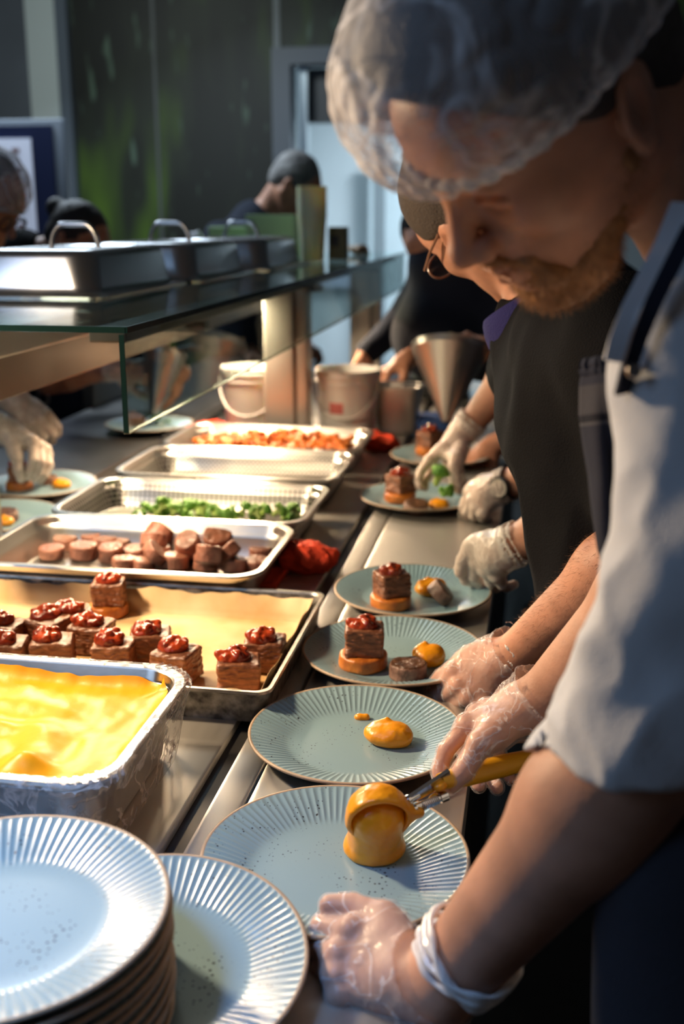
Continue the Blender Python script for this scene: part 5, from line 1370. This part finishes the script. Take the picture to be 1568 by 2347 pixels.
def plank(a, b, wdir, w0, w1, th):
    t = (b-a).normalized(); wv = (wdir-t*wdir.dot(t)).normalized(); nn = t.cross(wv); m_ = MB(); lps = []
    for q, w_ in ((a, w0), (a.lerp(b, .5), (w0+w1)/2), (b, w1)):
        lps.append([q+wv*w_*sx+nn*th*sy for sx, sy in ((1, 1), (-1, 1), (-1, -1), (1, -1))])
    m_.loft(lps, True, True); m_.v = [tuple(Vector(v)-so) for v in m_.v]; return m_
up_ = CV(-.2, .8, .55)
plank(P(940, 1832, 1.092), P(1030, 1778, 1.112), up_, .0045, .0085, .0022).build('upper_arm_plate', M_CHROME, scp)
plank(P(945, 1852, 1.088), P(1012, 1828, 1.105), CV(0, .3, .9), .006, .008, .0012).build('lower_plate', M_CHROME, scp)
mb = MB(); a, b = P(948, 1856, 1.085), P(1020, 1826, 1.102)
mb.tube([a, b], .0028, 10); mb.tube([b-(b-a)*.16, b+(b-a)*.06], .0052, 12); mb.tube([a, a+(b-a)*.08], .0048, 12)
t_ = (b-a).normalized(); e1 = t_.orthogonal().normalized(); e2 = t_.cross(e1)
mb.tube([a+(b-a)*(.25+.55*k/60)+e1*.0042*math.cos(k*1.05)+e2*.0042*math.sin(k*1.05) for k in range(61)], .0008, 6)
mb.v = [tuple(Vector(v)-so) for v in mb.v]; mb.build('spring_and_rack', M_CHROME, scp)
rs = random.Random(3); s = S()
for k in range(9): s.ell(P(955+k*7.5, 1850-k*3.6+rs.uniform(-5, 5), 1.092+.002*k)-so, (.004, .0028, .0028), k=.003)
s.ell(P(1008, 1800, 1.105)-so, (.0075, .009, .006), k=.004)
A_ = np.array(P(985, 1830, 1.10)-so); link_mesh('puree_smear', sdf_mesh('puree_smear', s.ev, A_-.05, A_+.05, .0011), M_PUREE, scp)
mb = MB(); mb.tube([n1, n1.lerp(n2, .3), n1.lerp(n2, .75), n2, n2+(n2-n1)*.25], [.0085, .0115, .0118, .0105, .008], 16)
mb.v = [tuple(Vector(v)-so) for v in mb.v]; mb.build('handle', M_YELLOWHANDLE, scp)['label'] = 'yellow plastic handle'
# dollop under the scoop
bq = on(pB, 858, 1950, .0); s = S()
bz_ = (bowlc-Vector((bq.x, bq.y, 0))).z-bq.z
top = bowlc-bq
s.cap((0, 0, .010), (top.x*.7, top.y*.7, top.z-.004), .0285, .0270, k=0); s.ell((0, .0, .006), (.031, .028, .010), k=.008)
s.disp(lambda p: .0013*_noise(p, 22, 7)+.0005*_noise(p, 60, 8)); s.cut((0, 0, 0), (0, 0, -1), .002)
o = smooth_obj('puree_dollop', s, (-.06, -.06, -.004), (.06, .06, .08), .0012, M_PUREE, None, bq); tag(o, 'tall dollop of squash puree falling from the scoop onto the near plate', 'puree', 'squash puree dollops')

# ================================================================== things on the glass shelf
def lid(px, py, label, Lx=.325, Ly=.53, Hh=.088):
    """px, py: pixel of the front right corner of the lid's rim"""
    c = PH(px, py, SH+.004); o = empty('food_pan_lid', (c.x-Lx/2, c.y+Ly/2, SH)); tag(o, label, 'lid', 'steel lids on the glass shelf')
    hx, hy = Lx/2, Ly/2; lp = lambda i, z, r: rrect(-hx+i, -hy+i, hx-i, hy-i, r, z, 7)
    MB().loft([lp(.0, .0, .03), lp(-.001, .004, .03), lp(.002, .006, .03), lp(.020, .006, .035), lp(.024, .010, .04), lp(.028, .020, .045), lp(.036, Hh-.014, .05), lp(.041, Hh-.005, .05), lp(.050, Hh, .05), lp(.075, Hh+.001, .05), lp(.080, Hh-.002, .05), lp(.12, Hh-.002, .04)], False, True).build('cover', M_CHROME, o)
    pts = [Vector((0, -.052*math.cos(a), Hh-.004+.050*min(1, math.sin(a)*1.2)**.8)) for a in [math.pi*k/20 for k in range(21)]]
    pts = [Vector((.0, q.y, q.z)) for q in pts]
    mbh = MB(); mbh.tube(pts, .0055, 10)
    ho = mbh.build('handle', M_CHROME, o)
    return o
l1 = lid(235, 682, 'nearest steel pan lid with arched handle on the glass shelf')
l1.children[1].rotation_euler.z = math.pi/2; l1.children[1].scale = (1, 1, 1.0)
c1l = l1.location
c = PH(500, 636, SH+.004)
l2 = lid(500, 637, 'middle steel pan lid with arched handle on the glass shelf')
l2.location.y = c1l.y+.56; l2.location.x = c1l.x+.02
l2.children[1].rotation_euler.z = math.pi/2
l3 = lid(640, 606, 'farthest steel pan lid behind the other two on the glass shelf')
l3.location.y = l2.location.y+.56; l3.location.x = l2.location.x+.04
l3.children[1].rotation_euler.z = math.pi/2
cp_ = PH(716, 596, SH); hh = 162*((cp_-C0).dot(VF))/FPX; rr = 34*((cp_-C0).dot(VF))/FPX
o = MB().lathe([(.0001, .004), (rr*.72, .004), (rr*.76, 0), (rr*.80, .003), (rr*.92, hh*.45), (rr*.99, hh*.60), (rr, hh), (rr*.95, hh), (rr*.93, hh*.6), (rr*.74, .01), (.0001, .01)], 40).build('tall_beaker', M_CUP, None, cp_); tag(o, 'tall cloudy yellowish plastic beaker standing on the glass shelf', 'beaker')
def cardbox(px0, px1, pyt, pyb, Y_, dep, name, m, label, cat, z0=None):
    a, b = PY(px0, pyb, Y_), PY(px1, pyb, Y_); t = PY(px0, pyt, Y_).z
    o = MB().box((a.x, Y_, z0 if z0 else a.z), (b.x, Y_+dep, t), .002).build(name, m, None, smooth=False); return tag(o, label, cat)
yb = 4.15
cardbox(565, 672, 492, 590, 4.05, .10, 'green_carton', M_GREENCARD, 'pale green carton on the glass shelf left of the tall beaker', 'carton', SH)
cardbox(480, 700, 520, 590, 4.25, .10, 'green_carton', M_GREENCARD, 'wide pale green carton behind the other one on the glass shelf', 'carton', SH)
kb = cardbox(752, 793, 520, 590, 3.95, .06, 'card_box', M_KRAFT, 'small dark olive box right of the tall beaker', 'box', SH)
a = PY(758, 560, 3.95); b2_ = PY(776, 560, 3.95)
MB().box((a.x, 3.947, PY(758, 565, 3.95).z), (b2_.x, 3.95, PY(758, 540, 3.95).z)).build('box_window', M_BLACK, kb, smooth=False)
# crumpled wrappings on the shelf
s = S(); rs = random.Random(6)
for i in range(9): s.cap((rs.uniform(-.05, .05), rs.uniform(-.03, .03), rs.uniform(0, .03)), (rs.uniform(-.05, .05), rs.uniform(-.03, .03), rs.uniform(0, .03)), .012, .008, k=.01)
s.cut((0, 0, 0), (0, 0, -1))
o = smooth_obj('crumpled_wrapper', s, (-.08, -.06, -.005), (.08, .06, .055), .004, mat('tan_wrapper', (.6, .42, .26), .4, col2=(.2, .1, .06), vscale=25), None, PH(822, 583, SH)); tag(o, 'crumpled tan wrapper on the glass shelf beyond the small olive box', 'wrapper')
s = S(); 
for i in range(8): s.cap((rs.uniform(-.05, .05), rs.uniform(-.03, .03), rs.uniform(0, .04)), (rs.uniform(-.05, .05), rs.uniform(-.03, .03), rs.uniform(0, .06)), .016, .010, k=.01)
s.cut((0, 0, 0), (0, 0, -1))
q_ = PY(465, 560, 4.3); q_.z = SH
o = smooth_obj('paper_bundle', s, (-.09, -.07, -.005), (.09, .07, .09), .005, M_WHITE, None, q_); tag(o, 'crumpled white paper bundle on the shelf behind the lids', 'paper'); o.scale = (1, 1, 1.4)

# ================================================================== the other people
GF = M_GLOVE_FAR
# --- third in the row: places broccoli, wears a watch
w3 = P(1070, 985, 2.50); e3_ = P(1215, 800, 2.42); s3 = P(1330, 640, 2.60)
J3 = joints_at((1062, 992, 2.50), [(985, 1055, 2.50), (1000, 1040, 2.53), (1020, 1042, 2.55), (1045, 1050, 2.57)],
   [[(965, 1082, 2.49), (958, 1102, 2.48), (962, 1116, 2.47)], [(985, 1085, 2.52), (975, 1104, 2.50), (974, 1118, 2.49)], [(1035, 1085, 2.55), (1040, 1108, 2.53), (1042, 1122, 2.51)], [(1055, 1080, 2.57), (1062, 1100, 2.56), (1060, 1114, 2.54)]],
   [(1058, 1030, 2.47), (1042, 1070, 2.45), (1046, 1100, 2.45), (1052, 1124, 2.45)])
w4 = P(1150, 1115, 2.32); e4_ = P(1290, 1060, 2.22); s4 = P(1340, 700, 2.28)
J4 = joints_at((1132, 1122, 2.32), [(1078, 1130, 2.36), (1082, 1148, 2.34), (1092, 1164, 2.33), (1108, 1176, 2.32)],
   [[(1064, 1162, 2.38), (1060, 1180, 2.40), (1066, 1190, 2.42)], [(1070, 1175, 2.36), (1074, 1188, 2.38), (1082, 1194, 2.40)], [(1086, 1184, 2.35), (1092, 1192, 2.37), (1100, 1196, 2.39)], [(1106, 1188, 2.34), (1114, 1192, 2.36), (1122, 1192, 2.37)]],
   [(1110, 1105, 2.34), (1082, 1125, 2.37), (1068, 1150, 2.385), (1062, 1172, 2.39)])
h3 = Head(P(1150, 520, 2.70), CV(-.5, -.8, .1), CV(-.75, .55, -.1), 1.0)
def watch(o, hd):
    ax = (e4_-w4).normalized(); c = w4+ax*.018; e1 = (C0-c); e1 = (e1-ax*e1.dot(ax)).normalized(); e2 = ax.cross(e1)
    lp = [[c+ax*t+(e1*math.cos(a)+e2*math.sin(a))*r_ for a in [2*math.pi*k/32 for k in range(32)]] for t, r_ in ((-.010, .0355), (-.010, .038), (.010, .0385), (.010, .036))]
    wo = MB().loft(lp).build('watch_strap', M_WATCH, o); wo['label'] = 'black wristwatch'
    cc = c+e1*.036; mk = lambda r_, t: [cc+e1*t+(ax*math.cos(a)+e2*math.sin(a))*r_ for a in [2*math.pi*k/32 for k in range(32)]]
    MB().loft([mk(.024, 0), mk(.024, .008), mk(.020, .010)], True, False).build('watch_case', M_WATCH, wo)
    MB().loft([mk(.0195, .0085), mk(.0195, .0095)], True, True).build('watch_dial', M_WATCHFACE, wo)['label'] = 'pale round dial'
    short_hair(M_HAIR)(o, hd)
def ensure(o): pass
_pel = lambda x, y: Vector((x, y, .95))
p3 = figure('person in dark clothes, mostly hidden, placing broccoli with gloved hands and wearing a round watch', (.42, 2.55, 0), h3, P(1260, 640, 2.62), _pel(.42, 2.55), (s4, s3),
    [(s3, e3_, w3, J3, .5, GF), (s4, e4_, w4, J4, .5, GF)], M_DARKNAVY, M_BLACK, hair=watch, h=.005)
broc(P(1000, 1108, 2.47), 0, (.2, .3, 0), 1.5, 'large dark green broccoli floret held over the plate beside the wristwatch')
broc(P(1012, 1128, 2.45), 1, (1.0, -.6, 1), 1.2, 'second broccoli floret just below the one held by the gloved fingers')
# --- fourth: bare hand on the far plate, holding the dispenser funnel
w5 = P(1135, 1020, 2.92); e5_ = P(1290, 950, 2.85); s5 = P(1330, 640, 2.95)
J5 = hand_joints(w5, CV(-.85, -.5, .1), CV(-.3, .8, .6), 1, relaxed(35))
w6 = P(1128, 800, 3.02); e6_ = P(1260, 860, 3.12); s6 = P(1330, 620, 3.25)
J6 = hand_joints(w6, CV(-.9, .25, 0), CV(.1, .6, .8), 1, relaxed(55))
h4 = Head(P(1210, 470, 3.15), CV(-.6, -.75, .1), CV(-.7, .6, 0), 1.0)
p4 = figure('person in dark clothes holding the steel funnel, only bare hands visible behind the black shirt', (.42, 3.15, 0), h4, P(1280, 600, 3.1), _pel(.42, 3.15), (s5, s6),
    [(s5, e5_, w5, J5, 1.5, None), (s6, e6_, w6, J6, 1.5, None)], M_DARKNAVY, M_BLACK, hair=short_hair(M_HAIR), h=.006)
def funnel(top, r, bot, label, hand_side=1):
    o = empty('dispenser_funnel', bot); tag(o, label, 'funnel', 'steel sauce funnels'); ax = (top-bot); hgt = ax.length; M = Vector((0, 0, 1)).rotation_difference(ax.normalized()).to_matrix().to_4x4()
    MB().lathe([(.010, 0), (.012, .004), (r*.985, hgt-.012), (r, hgt-.010), (r, hgt), (r*1.03, hgt+.002), (r*1.03, hgt+.006), (r*.97, hgt+.004), (r*.96, hgt-.01), (.008, .004)], 56).xf(M).build('cone', M_STEEL, o)
    m1 = MB().tube([(-r*.95, 0, hgt+.006), (r*.4, 0, hgt+.012), (r*1.25, 0, hgt+.030), (r*1.75, 0, hgt+.028)], [.006, .007, .010, .008], 10); m1.xf(M).build('trigger_handle', mat('black_grip', (.03, .03, .03), .4), o)
    m2 = MB().tube([(0, 0, .02), (0, 0, hgt+.035)], .0035, 8); m2.lathe([(.0001, hgt+.05), (.009, hgt+.046), (.010, hgt+.038), (.006, hgt+.030), (.0001, hgt+.03)], 16); m2.lathe([(.0001, hgt+.03), (.008, hgt+.028), (.008, hgt+.012), (.0001, hgt+.012)], 16, (-r*.45, 0, 0)); m2.lathe([(.0001, hgt+.024), (.006, hgt+.022), (.006, hgt+.008), (.0001, hgt+.008)], 16, (-r*.9, 0, 0))
    m2.xf(M).build('valve_rod', mat('brass', (.6, .48, .30), .3, 1), o)
    return o
funnel(P(1032, 800, 3.02), .105, P(1022, 968, 2.98), 'large steel dispenser funnel held above the far right plates')
# --- fifth: bare hand picking salad, dark clothes
w7 = P(935, 822, 3.60); e7_ = P(1060, 760, 3.75); s7 = P(1080, 600, 3.75)
J7 = hand_joints(w7, CV(-.85, -.5, .1), CV(-.35, .85, .4), 1, pinch())
w8 = P(838, 812, 3.90); e8_ = P(915, 745, 4.0); s8 = P(985, 640, 4.0)
J8 = hand_joints(w8, CV(-.3, -.9, .1), CV(.3, .3, .8), 1, relaxed(35))
h5 = Head(P(1010, 520, 3.7), CV(-.3, -.9, .25), CV(-.2, .7, -.6), 1.12)
p5 = figure('person in dark navy at the far end of the row, bare fingers picking salad leaves', (.22, 4.02, 0), h5, P(1025, 600, 3.75), _pel(.20, 4.02), (s7, s8),
    [(s7, e7_, w7, J7, 1.6, None), (s8, e8_, w8, J8, 1.9, None)], M_DARKNAVY, M_BLACK, hair=short_hair(M_BLACKCLOTH), h=.006, r_t=(.11, .14), shirt_extra=lambda js: js.cap(P(1035, 640, 3.78), P(1000, 765, 3.78), .14, .145, k=.05).cap(P(1000, 765, 3.78), Vector((.10, 4.0, 1.08)), .145, .15, k=.05))
# --- far end: grey haired man behind the beaker
h6c = PY(668, 425, 5.02); h6 = Head(h6c, Vector((.62, .10, -.62)), Vector((.45, -.05, .85)), 1.10)
nk = h6.w(-.03, 0, -.19)+Vector((.0, 0, -.03))
g6 = _pel(nk.x-.10, 5.32)
def grey(o, hd):
    short_hair(M_GREYHAIR)(o, hd); g = MB()
    for y in (1, -1): g.tube([hd.w(-.006, y*.086, .024), hd.w(.105, y*.072, .010)], .003, 6); g.tube([hd.w(.108, y*(.036+.026*math.cos(a)), .0+.02*math.sin(a)) for a in [2*math.pi*k/16 for k in range(17)]], .0026, 6, False)
    g.build('spectacles', M_BLACK, o)['label'] = 'thin dark spectacles'
sA, sB = nk+Vector((-.12, -.16, -.08)), nk+Vector((.02, .20, -.08))
aA = (sA, sA+Vector((.0, .10, -.27)), sA+Vector((.10, .06, -.50))); aB = (sB, sB+Vector((.10, .02, -.27)), sB+Vector((.14, .05, -.50)))
p6 = figure('grey haired person with dark glasses looking down behind the tall beaker', (g6.x, g6.y, 0), h6, nk+Vector((0, 0, -.03)), g6, (sA, sB),
    [(*aA, hand_joints(aA[2], (.8, -.2, -.4), (0, 0, 1), -1, relaxed()), 1.8, None), (*aB, hand_joints(aB[2], (.8, -.2, -.4), (0, 0, 1), 1, relaxed()), 1.8, None)], M_DARKNAVY, M_BLACK, hair=grey, h=.006, face=1)
# --- dark haired person behind the lids, working with the funnel over the far plate
h7c = P(170, 560, 3.55); h7 = Head(h7c, Vector((.75, -.15, -.62)), Vector((.55, 0, .80)), 1.0)
nk7 = h7.w(-.06, 0, -.15)+Vector((-.05, 0, 0)); g7 = _pel(nk7.x-.34, nk7.y-.1)
s9, s10 = nk7+Vector((.02, -.18, -.06)), nk7+Vector((.02, .18, -.06))
w9 = P(265, 845, 3.36); e9 = P(110, 868, 3.38); w10 = P(415, 855, 3.55); e10 = P(330, 800, 3.75)
J9 = hand_joints(w9, CV(.85, -.1, -.1), CV(-.1, .3, .9), -1, relaxed(50)); J10 = hand_joints(w10, CV(-.8, -.4, .2), CV(0, .5, .8), 1, relaxed(40))
p7 = figure('dark haired person in black behind the steel lids, gloved hand around the far funnel', (g7.x, g7.y, 0), h7, nk7, g7, (s9, s10),
    [(s9, e9, w9, J9, .9, GF), (s10, e10, w10, J10, 1.7, None)], M_BLACKCLOTH, M_BLACK, hair=short_hair(M_HAIR, bun=True), h=.006, face=1)
funnel(P(378, 812, 3.40), .066, P(352, 950, 3.36), 'slim steel funnel seen through the hanging glass above the salad plate')
# --- left edge: hairnet head and two hands over the plate
h8c = P(-42, 462, 2.95); h8 = Head(h8c, Vector((.85, -.10, -.52)), Vector((.50, 0, .86)), 1.0)
nk8 = h8.w(-.06, 0, -.15)+Vector((-.04, 0, 0)); g8 = _pel(nk8.x-.20, nk8.y)
s11, s12 = nk8+Vector((.02, -.18, -.07)), nk8+Vector((.02, .18, -.07))
w11 = P(5, 985, 2.58); e11 = P(-190, 900, 2.55); w12 = P(28, 915, 2.75); e12 = P(-130, 800, 2.85)
J11 = joints_at((15, 990, 2.58), [(75, 1010, 2.56), (92, 1022, 2.58), (104, 1030, 2.60), (108, 1042, 2.62)],
   [[(76, 1052, 2.55), (70, 1078, 2.56), (66, 1094, 2.57)], [(96, 1058, 2.56), (88, 1084, 2.57), (80, 1100, 2.58)], [(112, 1062, 2.59), (102, 1086, 2.59), (92, 1102, 2.60)], [(114, 1068, 2.62), (104, 1088, 2.62), (94, 1100, 2.63)]],
   [(28, 1015, 2.56), (38, 1048, 2.55), (42, 1076, 2.55), (48, 1098, 2.56)])
J12 = hand_joints(w12, CV(.75, -.6, .1), CV(.3, .5, .8), 1, relaxed(28))
def net8(o, hd):
    short_hair(M_GREYHAIR)(o, hd); lo, hi = bounds_of([hd.w(x, y, z) for x in (-.14, .14) for y in (-.12, .12) for z in (-.06, .17)], .02)
    n = S(); hd.e(n, (.0, 0, .060), (.116, .098, .096), .01); n.disp(lambda p: .004*_noise(p, 10, 5)); n.cut(hd.w(.07, 0, .02), hd.M @ Vector((.35, 0, -.93)), .006)
    no2 = link_mesh('hairnet', sdf_mesh('hairnet', n.ev, lo, hi, .004), M_NET, o)
    pts = [hd.w(.0+.108*math.cos(a), .094*math.sin(a), .018+(.108*math.cos(a)-.07)*.376) for a in [2*math.pi*k/48 for k in range(49)]]
    MB().tube(pts, .006, 8, False).build('elastic_band', mat('elastic_white', (.48, .46, .46), .8), no2)
    g = MB()
    for y in (1, -1): g.tube([hd.w(-.006, y*.086, .01), hd.w(.105, y*.072, -.002)], .003, 6); g.tube([hd.w(.110, y*(.036+.026*math.cos(a)), -.004+.02*math.sin(a)) for a in [2*math.pi*k/16 for k in range(17)]], .0026, 6, False)
    g.build('spectacles', M_BLACK, o)
p8 = figure('person in hairnet at the left frame edge reaching gloved hands over a plate', (g8.x, g8.y, 0), h8, nk8, g8, (s11, s12),
    [(s11, e11, w11, J11, .8, GF), (s12, e12, w12, J12, .8, GF)], M_DARKNAVY, M_BLACK, hair=net8, h=.005, face=1)
# navy panel with white ring beyond the counter at the left
q0, q1 = P(95, 1030, 3.9), P(175, 1030, 3.9)
bx = empty('navy_cabinet', (q0.x, q0.y, 0)); tag(bx, 'dark navy cabinet with a white ring emblem beyond the counter at left', 'cabinet')
zt = P(100, 870, 3.9).z
MB().box((-.1, 0, 0), (.17, .30, zt), .006).build('body_shell', mat('navy_cabinet_paint', (.012, .02, .06), .5), bx)
MB().box((.172, -.01, 0), (.215, .30, zt+.02), .003).build('edge_post', mat('slate_post', (.12, .16, .20), .5), bx)
zr = P(115, 905, 3.9).z; xr = P(115, 905, 3.9).x-bx.location.x
lp = [(xr+.020*math.cos(a), -.004, zr+.030*math.sin(a)) for a in [2*math.pi*k/32 for k in range(33)]]
MB().tube(lp, .0045, 8, False).build('ring_emblem', M_WHITE, bx)
zw = P(142, 998, 3.9); MB().box((zw.x-bx.location.x-.014, -.004, zw.z-.03), (zw.x-bx.location.x+.014, 0, zw.z+.03)).build('white_patch', M_WHITE, bx)
